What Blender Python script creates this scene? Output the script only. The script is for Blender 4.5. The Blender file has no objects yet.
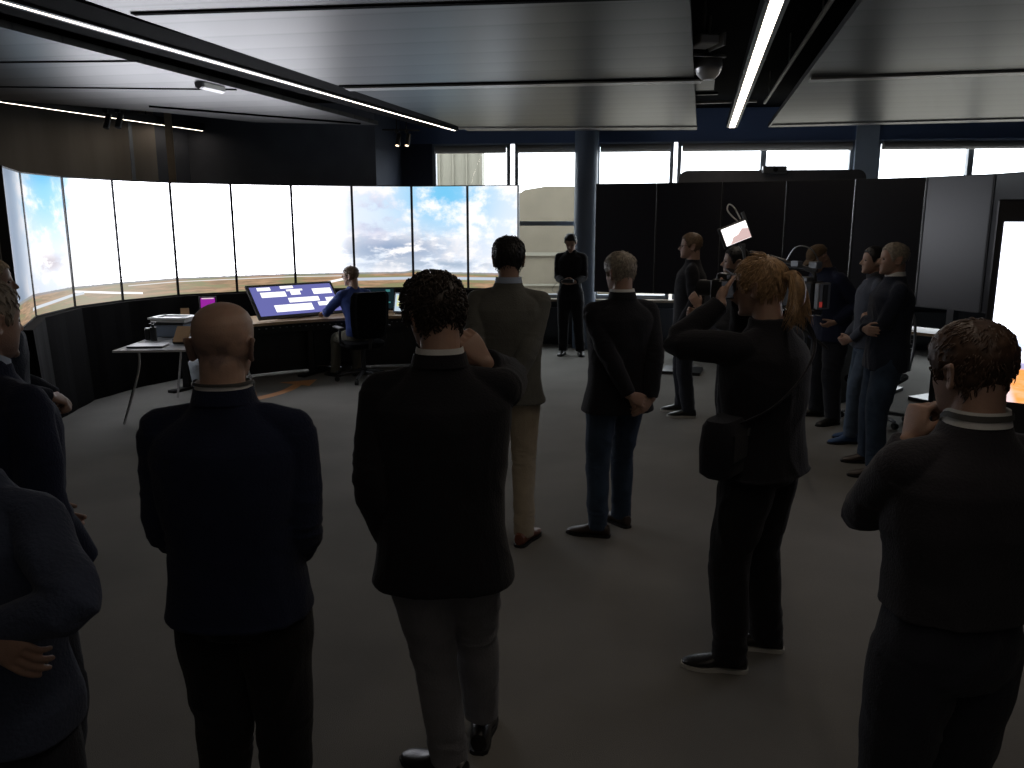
import bpy, math, random
import numpy as np
from mathutils import Vector, Matrix

# ------------------------------------------------------------------ camera, world, exposure
sc = bpy.context.scene
COL = sc.collection
PITCH = math.atan((384 - 218) / 820)
cam_d = bpy.data.cameras.new('camera')
cam_d.sensor_fit = 'HORIZONTAL'
cam_d.sensor_width = 36
cam_d.lens = 820 / 1024 * 36
cam_d.clip_start = 0.05
cam = bpy.data.objects.new('camera', cam_d)
cam.location = (0, 0, 2.0)
cam.rotation_euler = (math.pi / 2 - PITCH, 0, 0)
COL.objects.link(cam)
sc.camera = cam

world = bpy.data.worlds.new('overcast_sky')
sc.world = world
world.use_nodes = True
bg = world.node_tree.nodes['Background']
bg.inputs[0].default_value = (0.90, 0.95, 1.0, 1)
bg.inputs[1].default_value = 6.0
sc.view_settings.view_transform = 'Standard'
sc.view_settings.look = 'None'
sc.view_settings.gamma = 1
sc.view_settings.use_curve_mapping = False
sc.view_settings.exposure = 0.0
SCREEN_GAIN = 1.0
LED_GAIN = 9.0

# daylight portal on the window wall (sampling aid only, it gives no light of its own)
WA = math.radians(-6.5)
W0 = Vector((-1.75, 13.43, 0))
def wl(s, t, z):
    """window-wall frame: s along the wall, t outwards, z up"""
    return Vector((W0.x + s * math.cos(WA) - t * math.sin(WA), W0.y + s * math.sin(WA) + t * math.cos(WA), z))
pl = bpy.data.lights.new('daylight_portal', 'AREA')
pl.shape = 'RECTANGLE'; pl.size = 11.2; pl.size_y = 2.4
pl.cycles.is_portal = True
po = bpy.data.objects.new('daylight_portal', pl)
po.location = wl(6.2, 0.30, 1.9)
po.rotation_euler = (math.pi / 2, 0, WA + math.pi)
po.rotation_euler = (math.radians(-90), 0, WA)
COL.objects.link(po)

# ------------------------------------------------------------------ helpers
def tagp(o, label=None, cat=None, group=None, kind=None):
    if label: o['label'] = label
    if cat: o['category'] = cat
    if group: o['group'] = group
    if kind: o['kind'] = kind
    return o

def empty(name, loc, rz=0, label=None, cat=None, group=None):
    o = bpy.data.objects.new(name, None)
    o.empty_display_size = 0.1
    o.location = loc
    o.rotation_euler = (0, 0, rz)
    COL.objects.link(o)
    return tagp(o, label, cat, group)

class MB:
    def __init__(s):
        s.v = []; s.f = []; s.m = []; s.uv = None
    def add(s, vs, fs, mi=0):
        b = len(s.v)
        s.v += [tuple(v) for v in vs]
        s.f += [tuple(i + b for i in f) for f in fs]
        s.m += [mi] * len(fs)
        return s
    def box(s, c, d, rz=0, rx=0, ry=0, mi=0, bev=0):
        M = Matrix.Translation(Vector(c)) @ Matrix.Rotation(rz, 4, 'Z') @ Matrix.Rotation(ry, 4, 'Y') @ Matrix.Rotation(rx, 4, 'X')
        x, y, z = d[0] / 2, d[1] / 2, d[2] / 2
        if bev <= 0:
            vs = [M @ Vector((a * x, b * y, e * z)) for a in (-1, 1) for b in (-1, 1) for e in (-1, 1)]
            s.add(vs, [(0, 1, 3, 2), (4, 6, 7, 5), (0, 4, 5, 1), (2, 3, 7, 6), (0, 2, 6, 4), (1, 5, 7, 3)], mi)
        else:
            rings = []
            for zz, ins in ((-z, bev), (-z + bev, 0), (z - bev, 0), (z, bev)):
                r = []
                for sx, sy in ((1, 1), (-1, 1), (-1, -1), (1, -1)):
                    pts = [(sx * (x - ins), sy * (y - bev - 0)), (sx * (x - bev - 0), sy * (y - ins))]
                    if ins: pts = [(sx * (x - ins), sy * (y - bev)), (sx * (x - bev), sy * (y - ins))]
                    if sx * sy < 0: pts.reverse()
                    r += pts
                rings.append([M @ Vector((p[0], p[1], zz)) for p in r])
            s.rings(rings, mi)
        return s
    def rings(s, rings, mi=0, cap=True, closed=True):
        n = len(rings[0]); vs = [p for r in rings for p in r]; fs = []
        for i in range(len(rings) - 1):
            for j in range(n if closed else n - 1):
                k = (j + 1) % n
                fs.append((i * n + j, i * n + k, (i + 1) * n + k, (i + 1) * n + j))
        if cap and closed:
            fs.append(tuple(reversed(range(n))))
            fs.append(tuple((len(rings) - 1) * n + j for j in range(n)))
        return s.add(vs, fs, mi)
    def tube(s, pts, rad, n=12, mi=0, flat=1.0, up=None, round_ends=True):
        pts = [Vector(p) for p in pts]
        if not hasattr(rad, '__len__'): rad = [rad] * len(pts)
        rad = list(rad)
        if round_ends:
            d0 = (pts[0] - pts[1]).normalized(); d1 = (pts[-1] - pts[-2]).normalized()
            a, b = pts[0].copy(), pts[-1].copy()
            pre = [(a + d0 * rad[0] * c, rad[0] * q) for c, q in ((0.95, .3), (.7, .71), (.38, .92))]
            post = [(b + d1 * rad[-1] * c, rad[-1] * q) for c, q in ((.38, .92), (.7, .71), (.95, .3))]
            pts = [p for p, _ in pre] + pts + [p for p, _ in post]
            rad = [r for _, r in pre] + rad + [r for _, r in post]
        u = Vector(up) if up else None
        rs = []
        for i, p in enumerate(pts):
            d = (pts[min(i + 1, len(pts) - 1)] - pts[max(i - 1, 0)])
            if d.length < 1e-9: d = Vector((0, 0, 1))
            d.normalize()
            if u is None:
                u = Vector((1, 0, 0)) if abs(d.x) < .8 else Vector((0, 1, 0))
            x = u - d * u.dot(d)
            if x.length < 1e-6: x = d.orthogonal()
            x.normalize(); y = d.cross(x); u = x
            rs.append([p + x * math.cos(2 * math.pi * k / n) * rad[i] + y * math.sin(2 * math.pi * k / n) * rad[i] * flat for k in range(n)])
        return s.rings(rs, mi)
    def cyl(s, a, b, r, n=20, r2=None, mi=0):
        return s.tube([a, b], [r, r if r2 is None else r2], n, mi, round_ends=False)
    def quad(s, a, b, c, d, mi=0):
        return s.add([a, b, c, d], [(0, 1, 2, 3)], mi)
    def prism(s, poly, z0, z1, mi=0):
        n = len(poly)
        return s.rings([[Vector((p[0], p[1], z0)) for p in poly], [Vector((p[0], p[1], z1)) for p in poly]], mi)
    def scale(s, k):
        s.v = [(a * k, b * k, c * k) for a, b, c in s.v]; return s
    def xf(s, M):
        s.v = [tuple(M @ Vector(p)) for p in s.v]; return s
    def mesh(s, name, mats):
        me = bpy.data.meshes.new(name)
        me.from_pydata(s.v, [], s.f)
        for m in mats: me.materials.append(m)
        if len(mats) > 1: me.polygons.foreach_set('material_index', s.m)
        me.validate(); me.update()
        return me
    def build(s, name, mats, parent=None, smooth=False, kind=None, label=None, cat=None, group=None, loc=None):
        if not isinstance(mats, (list, tuple)): mats = [mats]
        me = s.mesh(name, mats)
        if smooth:
            me.polygons.foreach_set('use_smooth', [True] * len(me.polygons))
            try: me.set_sharp_from_angle(angle=math.radians(40))
            except Exception: pass
        o = bpy.data.objects.new(name, me)
        COL.objects.link(o)
        o.parent = parent
        if loc is not None: o.location = loc
        return tagp(o, label, cat, group, kind)

def catmull(pts, rad, sub=4):
    P = [np.array(p, float) for p in pts]; R = list(rad)
    out = []; ro = []
    for i in range(len(P) - 1):
        p0 = P[max(i - 1, 0)]; p1 = P[i]; p2 = P[i + 1]; p3 = P[min(i + 2, len(P) - 1)]
        for k in range(sub):
            t = k / sub
            out.append(Vector(.5 * ((2 * p1) + (-p0 + p2) * t + (2 * p0 - 5 * p1 + 4 * p2 - p3) * t * t + (-p0 + 3 * p1 - 3 * p2 + p3) * t ** 3)))
            tt = t * t * (3 - 2 * t); ro.append(R[i] * (1 - tt) + R[i + 1] * tt)
    out.append(Vector(P[-1])); ro.append(R[-1])
    return out, ro

# smooth value noise, vectorised
def _h(ix, iy, iz, s):
    n = (ix * 374761393 + iy * 668265263 + iz * 2147483647 + s * 974634777) & 0xffffffff
    n = ((n ^ (n >> 13)) * 1274126177) & 0xffffffff
    return ((n ^ (n >> 16)) & 0xffff) / 65535.0
def vnoise(p, s=0):
    p = np.asarray(p, float); f = np.floor(p); i = f.astype(np.int64); w = p - f; w = w * w * (3 - 2 * w)
    r = 0
    for a in (0, 1):
        for b in (0, 1):
            for c in (0, 1):
                r = r + _h(i[:, 0] + a, i[:, 1] + b, i[:, 2] + c, s) * (w[:, 0] if a else 1 - w[:, 0]) * (w[:, 1] if b else 1 - w[:, 1]) * (w[:, 2] if c else 1 - w[:, 2])
    return r * 2 - 1

def voxel(mb, name, mats, parent, vox=.006, smooth=3, disp=None, attr=None, label=None):
    """fuse everything in mb into one continuous skin"""
    if not isinstance(mats, (list, tuple)): mats = [mats]
    me = mb.mesh(name, [])
    tmp = bpy.data.objects.new('tmp', me); COL.objects.link(tmp)
    m = tmp.modifiers.new('r', 'REMESH'); m.mode = 'VOXEL'; m.voxel_size = vox; m.use_smooth_shade = True
    if smooth:
        q = tmp.modifiers.new('s', 'SMOOTH'); q.factor = .5; q.iterations = smooth
    dg = bpy.context.evaluated_depsgraph_get(); dg.update()
    nm = bpy.data.meshes.new_from_object(tmp.evaluated_get(dg))
    bpy.data.objects.remove(tmp); bpy.data.meshes.remove(me)
    nm.name = name
    n = len(nm.vertices)
    co = np.empty(n * 3); nm.vertices.foreach_get('co', co); co = co.reshape(-1, 3)
    if disp is not None:
        no = np.empty(n * 3); nm.vertex_normals.foreach_get('vector', no); no = no.reshape(-1, 3)
        co = co + no * disp(co)[:, None]
        nm.vertices.foreach_set('co', co.ravel())
    if attr is not None:
        a = nm.attributes.new('tone', 'FLOAT', 'POINT'); a.data.foreach_set('value', attr(co))
    nm.materials.clear()
    for mm in mats: nm.materials.append(mm)
    nm.polygons.foreach_set('use_smooth', [True] * len(nm.polygons))
    nm.update()
    o = bpy.data.objects.new(name, nm); COL.objects.link(o); o.parent = parent
    if label: o['label'] = label
    return o

# ------------------------------------------------------------------ materials
def srgb(r, g, b):
    f = lambda c: (c / 255 / 12.92) if c / 255 <= .04045 else ((c / 255 + .055) / 1.055) ** 2.4
    return (f(r), f(g), f(b), 1)
def mat(name, col, rough=.6, metal=0, noise=0, nscale=20, bump=0, bscale=60, emit=None, estr=0, spec=.5, sheen=0, stretch=None, trans=0):
    m = bpy.data.materials.new(name); m.use_nodes = True
    nt = m.node_tree; N = nt.nodes; L = nt.links; b = N['Principled BSDF']
    b.inputs['Base Color'].default_value = col
    b.inputs['Roughness'].default_value = rough
    b.inputs['Metallic'].default_value = metal
    b.inputs['Specular IOR Level'].default_value = spec
    if sheen: b.inputs['Sheen Weight'].default_value = sheen
    if trans: b.inputs['Transmission Weight'].default_value = trans
    if emit:
        b.inputs['Emission Color'].default_value = emit; b.inputs['Emission Strength'].default_value = estr
    tc = N.new('ShaderNodeTexCoord'); mp = N.new('ShaderNodeMapping'); L.new(tc.outputs['Object'], mp.inputs[0])
    if stretch: mp.inputs['Scale'].default_value = stretch
    if noise:
        n = N.new('ShaderNodeTexNoise'); n.inputs['Scale'].default_value = nscale; n.inputs['Detail'].default_value = 5
        L.new(mp.outputs[0], n.inputs['Vector'])
        r = N.new('ShaderNodeMapRange'); r.inputs[1].default_value = .3; r.inputs[2].default_value = .7; r.inputs[3].default_value = 1 - noise; r.inputs[4].default_value = 1 + noise
        L.new(n.outputs[0], r.inputs[0])
        x = N.new('ShaderNodeMix'); x.data_type = 'RGBA'; x.blend_type = 'MULTIPLY'; x.inputs[0].default_value = 1
        x.inputs[6].default_value = col
        L.new(r.outputs[0], x.inputs[7]); L.new(x.outputs[2], b.inputs['Base Color'])
    if bump:
        n2 = N.new('ShaderNodeTexNoise'); n2.inputs['Scale'].default_value = bscale; n2.inputs['Detail'].default_value = 3
        L.new(mp.outputs[0], n2.inputs['Vector'])
        bp = N.new('ShaderNodeBump'); bp.inputs['Strength'].default_value = bump; bp.inputs['Distance'].default_value = .01
        L.new(n2.outputs[0], bp.inputs['Height']); L.new(bp.outputs[0], b.inputs['Normal'])
    return m

M = {}
M['carpet'] = mat('grey_carpet', (.192, .186, .170, 1), .95, noise=.12, nscale=1.3, bump=.35, bscale=260, spec=.15)
M['wall'] = mat('navy_wall', (.04, .052, .085, 1), .75, noise=.08, nscale=3)
M['wall_brown'] = mat('grey_brown_curtain_wall', (.30, .27, .235, 1), .9, noise=.15, nscale=4, stretch=(1, 1, .1))
M['wall_dark'] = mat('dark_wall', (.13, .14, .165, 1), .85, noise=.1, nscale=3)
M['void'] = mat('black_ceiling_void', (.004, .004, .005, 1), .9, spec=.05)
M['navy_beam'] = mat('navy_beam_paint', (.14, .20, .36, 1), .5)
M['frame'] = mat('grey_window_frame', (.30, .34, .40, 1), .4, noise=.04, nscale=5)
M['frame_pale'] = mat('pale_window_frame', (.30, .34, .38, 1), .4)
M['post'] = mat('blue_grey_post_paint', (.45, .53, .62, 1), .4, noise=.05, nscale=4)
M['column'] = mat('slate_column_paint', (.13, .17, .235, 1), .45, noise=.06, nscale=3)
M['alu'] = mat('aluminium_profile', (.62, .61, .58, 1), .4, metal=.35, noise=.1, nscale=4)
M['sill'] = mat('wood_sill', (.30, .24, .17, 1), .5, noise=.1, nscale=6)
M['radiator'] = mat('dark_panel_paint', (.035, .04, .05, 1), .5)
M['black_plastic'] = mat('black_plastic', (.010, .010, .011, 1), .4)
M['black_metal'] = mat('black_metal', (.012, .012, .012, 1), .35, metal=.3)
M['black_cloth'] = mat('black_curtain', (.004, .004, .0045, 1), .95, noise=.2, nscale=5, spec=.1)
M['grey_metal'] = mat('grey_metal', (.30, .31, .32, 1), .3, metal=.8, noise=.08, nscale=30)
M['white_plastic'] = mat('white_plastic', (.62, .62, .60, 1), .4)
M['chrome'] = mat('chrome', (.65, .65, .66, 1), .18, metal=1)
M['white_top'] = mat('white_laminate', (.60, .60, .60, 1), .12, noise=.02, nscale=8)
M['wood'] = mat('light_wood_laminate', (.36, .25, .15, 1), .35, noise=.12, nscale=10, stretch=(.3, 3, 1))
M['cardboard'] = mat('tan_card', (.50, .30, .15, 1), .7, noise=.05, nscale=20)
M['paper'] = mat('white_paper', (.7, .7, .68, 1), .7)
M['bag'] = mat('translucent_white_bag', (.42, .45, .48, 1), .45, noise=.15, nscale=12, bump=.8, bscale=18)
M['skin'] = None
M['rubber'] = mat('black_rubber', (.01, .01, .01, 1), .6)
M['sole_white'] = mat('white_rubber_sole', (.55, .54, .5, 1), .6)
M['red'] = mat('red_plastic', (.5, .03, .03, 1), .4, emit=(1, .1, .08, 1), estr=.15)
M['siding'] = mat('beige_siding', (.16, .15, .115, 1), .7, noise=.05, nscale=2)
M['tan'] = mat('tan_cladding', (.115, .098, .068, 1), .75, noise=.12, nscale=1.5)
M['ground_out'] = mat('pale_paving', (.14, .125, .10, 1), .9, noise=.1, nscale=1)
M['shade'] = mat('grey_roller_shade', (.42, .40, .37, 1), .8)
M['orange_tape'] = mat('orange_floor_marking', (.52, .24, .09, 1), .6, noise=.08, nscale=12)
M['partition'] = mat('grey_partition_fabric', (.10, .10, .11, 1), .9, noise=.08, nscale=12)
M['off_screen'] = mat('unlit_glossy_screen', (.005, .005, .009, 1), .30, spec=.6)
M['glass_lens'] = mat('spectacle_lens', (.3, .32, .35, 1), .05, spec=.8)
M['clear_plastic'] = mat('clear_plastic_lens', (.75, .77, .8, 1), .15, trans=.5)
M['lamp_metal'] = mat('reflector_metal', (.55, .55, .55, 1), .3, metal=.5)
M['grey_strap'] = mat('dark_grey_ribbon', (.06, .06, .055, 1), .7)

def glass():
    m = bpy.data.materials.new('window_glass'); m.use_nodes = True; nt = m.node_tree; N = nt.nodes; L = nt.links
    N.clear(); o = N.new('ShaderNodeOutputMaterial'); t = N.new('ShaderNodeBsdfTransparent'); g = N.new('ShaderNodeBsdfGlossy')
    g.inputs['Roughness'].default_value = .02; t.inputs[0].default_value = (.93, .95, .95, 1)
    fr = N.new('ShaderNodeFresnel'); fr.inputs[0].default_value = 1.3
    x = N.new('ShaderNodeMixShader'); L.new(fr.outputs[0], x.inputs[0]); L.new(t.outputs[0], x.inputs[1]); L.new(g.outputs[0], x.inputs[2]); L.new(x.outputs[0], o.inputs[0])
    return m
M['glass'] = glass()

def slab_mat():
    m = mat('metal_ceiling_plank', (.34, .335, .33, 1), .38, metal=.75, spec=.5)
    nt = m.node_tree; N = nt.nodes; L = nt.links; b = N['Principled BSDF']
    tc = N.new('ShaderNodeTexCoord'); mp = N.new('ShaderNodeMapping'); mp.inputs['Rotation'].default_value = (0, 0, math.radians(10)); L.new(tc.outputs['Object'], mp.inputs[0])
    sp = N.new('ShaderNodeSeparateXYZ'); L.new(mp.outputs[0], sp.inputs[0])
    q = N.new('ShaderNodeMath'); q.operation = 'DIVIDE'; q.inputs[1].default_value = .42; L.new(sp.outputs[1], q.inputs[0])
    f = N.new('ShaderNodeMath'); f.operation = 'FRACT'; L.new(q.outputs[0], f.inputs[0])
    r = N.new('ShaderNodeValToRGB'); r.color_ramp.elements[0].position = 0; r.color_ramp.elements[0].color = (.055, .055, .055, 1)
    r.color_ramp.elements[1].position = .06; r.color_ramp.elements[1].color = (.10, .10, .10, 1)
    e = r.color_ramp.elements.new(.9); e.color = (.128, .126, .123, 1)
    e = r.color_ramp.elements.new(.99); e.color = (.092, .092, .092, 1)
    L.new(f.outputs[0], r.inputs[0]); L.new(r.outputs[0], b.inputs['Base Color'])
    return m
M['slab'] = slab_mat()

def emit_mat(name, col, s):
    m = bpy.data.materials.new(name); m.use_nodes = True; N = m.node_tree.nodes; L = m.node_tree.links; N.clear()
    o = N.new('ShaderNodeOutputMaterial'); e = N.new('ShaderNodeEmission'); e.inputs[0].default_value = col; e.inputs[1].default_value = s
    L.new(e.outputs[0], o.inputs[0]); return m
M['led'] = emit_mat('warm_led_light', (1, .86, .72, 1), LED_GAIN)
M['spot_on'] = emit_mat('spot_lamp_glow', (1, .75, .5, 1), 3)

class G:
    """little node-graph writer for the display pictures"""
    def __init__(s, name):
        s.m = bpy.data.materials.new(name); s.m.use_nodes = True; s.N = s.m.node_tree.nodes; s.L = s.m.node_tree.links; s.N.clear()
    def op(s, o, a, b=None, c=None):
        n = s.N.new('ShaderNodeMath'); n.operation = o
        for i, x in enumerate((a, b, c)):
            if x is None: continue
            if hasattr(x, 'is_linked'): s.L.new(x, n.inputs[i])
            else: n.inputs[i].default_value = x
        return n.outputs[0]
    def ss(s, x, a, b):
        n = s.N.new('ShaderNodeMapRange'); n.interpolation_type = 'SMOOTHSTEP'
        s.L.new(x, n.inputs[0]); n.inputs[1].default_value = a; n.inputs[2].default_value = b
        return n.outputs[0]
    def mix(s, f, a, b):
        n = s.N.new('ShaderNodeMix'); n.data_type = 'RGBA'; n.clamp_factor = True
        for i, x in ((0, f), (6, a), (7, b)):
            if hasattr(x, 'is_linked'): s.L.new(x, n.inputs[i])
            else: n.inputs[i].default_value = x
        return n.outputs[2]
    def noise(s, vec, sc_, det=5, rough=.55):
        n = s.N.new('ShaderNodeTexNoise'); n.inputs['Scale'].default_value = sc_; n.inputs['Detail'].default_value = det; n.inputs['Roughness'].default_value = rough
        s.L.new(vec, n.inputs['Vector']); return n.outputs[0]
    def comb(s, x, y, z=0.0):
        n = s.N.new('ShaderNodeCombineXYZ')
        for i, q in enumerate((x, y, z)):
            if hasattr(q, 'is_linked'): s.L.new(q, n.inputs[i])
            else: n.inputs[i].default_value = q
        return n.outputs[0]
    def gauss(s, x, c, w):
        d = s.op('SUBTRACT', x, c); d = s.op('DIVIDE', d, w); d = s.op('MULTIPLY', d, d); d = s.op('MULTIPLY', d, -1.0); return s.op('EXPONENT', d)
    def out(s, colr, strength):
        e = s.N.new('ShaderNodeEmission'); s.L.new(colr, e.inputs[0]); e.inputs[1].default_value = strength
        g = s.N.new('ShaderNodeBsdfGlossy'); g.inputs['Roughness'].default_value = .25; g.inputs[0].default_value = (.04, .04, .04, 1)
        a = s.N.new('ShaderNodeAddShader'); s.L.new(e.outputs[0], a.inputs[0]); s.L.new(g.outputs[0], a.inputs[1])
        o = s.N.new('ShaderNodeOutputMaterial'); s.L.new(a.outputs[0], o.inputs[0]); return s.m

def panorama():
    g = G('airfield_panorama_display')
    tc = g.N.new('ShaderNodeTexCoord'); sp = g.N.new('ShaderNodeSeparateXYZ'); g.L.new(tc.outputs['UV'], sp.inputs[0])
    u, v = sp.outputs[0], sp.outputs[1]       # u counts panels from the left end of the ring, v runs 0..1 up each panel
    cl = g.noise(g.comb(g.op('MULTIPLY', u, 1.0), g.op('MULTIPLY', v, 2.2)), 1.6, 6, .6)
    cl2 = g.noise(g.comb(g.op('MULTIPLY', u, 1.1), g.op('MULTIPLY', v, 5.0)), 2.0, 6, .6)
    blue_w = g.op('ADD', g.gauss(u, 1.5, .75), g.op('MULTIPLY', g.gauss(u, 8.6, .95), 1.0))
    high = g.ss(v, .30, .92)
    bl = g.op('MULTIPLY', g.op('MULTIPLY', blue_w, high), g.ss(g.op('SUBTRACT', 1.0, cl), .34, .56))
    whit = g.op('MULTIPLY', g.ss(u, 1.9, 2.9), g.op('SUBTRACT', 1.0, g.ss(u, 6.0, 7.0)))
    base = g.mix(whit, g.mix(g.ss(cl, .42, .60), (.86, .93, 1.04, 1), (1.15, 1.12, 1.12, 1)), (5.6, 5.7, 6.2, 1))
    sky = g.mix(bl, base, (.20, .62, .95, 1))
    sky = g.mix(g.op('MULTIPLY', g.gauss(u, .25, .65), .95), sky, (.24, .31, .42, 1))  # off-angle dimming of the left end panel, painted into the sky colour
    # grey cloud bank low on the right hand panels, mauve edge above it
    gc = g.op('MULTIPLY', g.gauss(u, 7.7, 1.05), g.op('MULTIPLY', g.gauss(v, .38, .16), g.ss(cl2, .36, .54)))
    sky = g.mix(gc, sky, (.30, .40, .58, 1))
    gc2 = g.op('MULTIPLY', g.gauss(u, 7.35, .35), g.op('MULTIPLY', g.gauss(v, .70, .20), g.ss(cl, .40, .55)))
    sky = g.mix(g.op('MULTIPLY', gc2, .9), sky, (.42, .46, .72, 1))
    gc4 = g.op('MULTIPLY', g.gauss(u, 8.6, 1.2), g.gauss(v, .23, .05))
    sky = g.mix(g.op('MULTIPLY', gc4, g.ss(cl2, .35, .6)), sky, (.42, .52, .66, 1))
    gc3 = g.op('MULTIPLY', g.gauss(u, 1.45, .42), g.op('MULTIPLY', g.gauss(v, .36, .07), g.ss(cl2, .38, .56)))
    sky = g.mix(gc3, sky, (.50, .45, .50, 1))
    warm = g.op('MULTIPLY', g.gauss(u, 5.9, .6), g.ss(cl, .45, .65))
    sky = g.mix(g.op('MULTIPLY', warm, .7), sky, (1.0, .86, .82, 1))
    # land
    gn = g.noise(g.comb(g.op('MULTIPLY', u, 1.2), g.op('MULTIPLY', v, 26.0)), 2.2, 6, .65)
    land = g.mix(g.ss(gn, .38, .62), (.30, .20, .12, 1), (.52, .33, .20, 1))
    gn2 = g.noise(g.comb(g.op('MULTIPLY', u, .8), g.op('MULTIPLY', v, 14.0), 3.0), 1.8, 4, .5)
    land = g.mix(g.ss(gn2, .48, .60), land, (.28, .27, .14, 1))
    pale = g.gauss(u, 2.6, 1.7)
    land = g.mix(g.op('MULTIPLY', pale, .55), land, (.62, .58, .50, 1))
    # taxiways and the runway
    def streak(a, b, u0, u1, w, c, land, curve=0.0):
        du = g.op('SUBTRACT', u, u0)
        line = g.op('ADD', a, g.op('ADD', g.op('MULTIPLY', du, b), g.op('MULTIPLY', g.op('MULTIPLY', du, du), curve)))
        d = g.op('ABSOLUTE', g.op('SUBTRACT', v, line))
        k = g.op('SUBTRACT', 1.0, g.ss(d, w * .7, w * 1.3))
        k = g.op('MULTIPLY', k, g.op('MULTIPLY', g.op('GREATER_THAN', u, u0), g.op('LESS_THAN', u, u1)))
        return g.mix(k, land, c)
    land = streak(.115, -.055, 2.0, 3.35, .008, (1.3, 1.3, 1.35, 1), land)
    land = streak(.05, .035, .9, 2.2, .011, (.75, .80, .86, 1), land)
    land = streak(.0, .11, 6.0, 6.9, .011, (1.2, 1.2, 1.2, 1), land)
    land = streak(.085, .004, 7.0, 10.0, .014, (.55, .62, .72, 1), land)
    land = streak(.115, .002, 3.1, 7.0, .004, (.85, .82, .8, 1), land)
    hills = g.op('MULTIPLY', g.gauss(u, 8.05, .12), .022)
    hills = g.op('ADD', hills, g.op('MULTIPLY', g.gauss(u, 8.55, .08), .016))
    nh = g.noise(g.comb(g.op('MULTIPLY', u, 3.0), 0.0), 4.0, 3)
    hz = g.op('ADD', .148, g.op('ADD', hills, g.op('MULTIPLY', nh, .012)))
    below = g.ss(g.op('SUBTRACT', hz, v), -.002, .003)
    ridge = g.gauss(g.op('SUBTRACT', hz, v), .008, .010)
    land = g.mix(g.op('MULTIPLY', ridge, .6), land, (.33, .38, .48, 1))
    pic = g.mix(below, sky, land)
    return g.out(pic, SCREEN_GAIN)
M['panorama'] = panorama()

def totem_picture():
    g = G('bright_weather_display')
    tc = g.N.new('ShaderNodeTexCoord'); sp = g.N.new('ShaderNodeSeparateXYZ'); g.L.new(tc.outputs['UV'], sp.inputs[0])
    u, v = sp.outputs[0], sp.outputs[1]
    cl = g.noise(g.comb(g.op('MULTIPLY', u, 1.4), g.op('MULTIPLY', v, 9.0)), 2.0, 6, .6)
    sky = g.mix(g.op('MULTIPLY', g.gauss(v, .34, .05), g.ss(cl, .35, .6)), (1.7, 1.75, 2.0, 1), (.50, .60, .85, 1))
    field = g.mix(g.ss(cl, .4, .6), (.85, .30, .07, 1), (.75, .42, .22, 1))
    low = g.mix(g.ss(g.op('ADD', u, g.op('MULTIPLY', v, .6)), .20, .26), (.75, .55, .55, 1), field)
    pic = g.mix(g.ss(v, .185, .20), low, g.mix(g.ss(v, .22, .25), (.40, .38, .55, 1), sky))
    return g.out(pic, 1.5)
M['totem'] = totem_picture()

# ------------------------------------------------------------------ room shell
def struct(name, mb, m, smooth=False, parent=None):
    return mb.build(name, m, parent, smooth, kind='structure' if parent is None else None)

RX0, RX1, RY0 = -6.6, 9.6, -3.2
fl = MB()
fl.prism([(RX0 - .2, RY0 - .2), (RX1 + .2, RY0 - .2), (RX1 + .2, 12.2), (RX1 + .2, wl(11.35, 0, 0).y + .1), tuple(wl(0, .12, 0))[:2], (-1.95, 13.6), (RX0 - .2, 13.6)], -.1, 0)
struct('floor', fl, M['carpet'])
ce = MB(); ce.prism([(RX0 - .2, RY0 - .2), (RX1 + .2, RY0 - .2), (RX1 + .2, 14), (RX0 - .2, 14)], 3.62, 3.72)
struct('ceiling', ce, M['void'])
def wallseg(name, a, b, z0, z1, m, th=.12):
    a = Vector((a[0], a[1], 0)); b = Vector((b[0], b[1], 0)); d = (b - a).normalized(); n = Vector((-d.y, d.x, 0)) * th
    mb = MB(); mb.prism([a, b, b + n, a + n], z0, z1)
    return struct(name, mb, m)
wallseg('wall_left', (RX0, RY0), (RX0, 9.3), 0, 3.62, M['wall_brown'])
wallseg('wall_left', (RX0, 9.3), (-4.75, 11.35), 0, 3.62, M['wall_brown'])
wallseg('wall_left', (-4.75, 11.35), (-4.62, 12.15), 0, 3.62, M['wall_dark'])
wallseg('wall_left', (-4.62, 12.15), (-2.0, 12.45), 0, 3.62, M['wall_dark'])
wallseg('wall_left', (-2.0, 12.45), (-1.75, 13.43), 0, 3.62, M['wall'])
wallseg('wall_right', (RX1, 12.25), (RX1, RY0), 0, 3.62, M['wall'])
wallseg('wall_front', (RX1, RY0), (RX0, RY0), 0, 3.62, M['wall'])
# pale strip and thin post on the left wall
mb = MB(); mb.box((-4.52, 11.25, 2.6), (.09, .06, 2.0), rz=.3); struct('trim_1', mb, M['sill'])
mb = MB(); mb.box((-4.93, 11.02, 2.6), (.04, .04, 2.0), rz=.6); struct('trim_2', mb, M['frame'])

# window wall: parapet, head, jambs, panels between
def wbox(mb, s0, s1, z0, z1, t0=0.0, t1=.15, mi=0):
    a, b, c, d = wl(s0, t0, 0), wl(s1, t0, 0), wl(s1, t1, 0), wl(s0, t1, 0)
    mb.prism([a, b, c, d], z0, z1, mi); return mb
SB = lambda X: (X - W0.x) / math.cos(WA)
WEND = 11.45
mb = MB(); wbox(mb, 0, WEND, 0, .70, 0, .2); struct('wall_back', mb, M['radiator'])
mb = MB(); wbox(mb, 0, WEND, 3.14, 3.62, 0, .2); struct('wall_back', mb, M['navy_beam'])
mb = MB(); wbox(mb, 0, SB(-1.26), .70, 3.14, 0, .2); struct('wall_back', mb, M['wall'])
mb = MB(); wbox(mb, 0, WEND, .70, .74, -.14, .2); struct('trim_3', mb, M['sill'])
mb = MB(); wbox(mb, .3, WEND, .12, .60, -.10, -.02); struct('trim_4', mb, M['radiator'])
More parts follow.
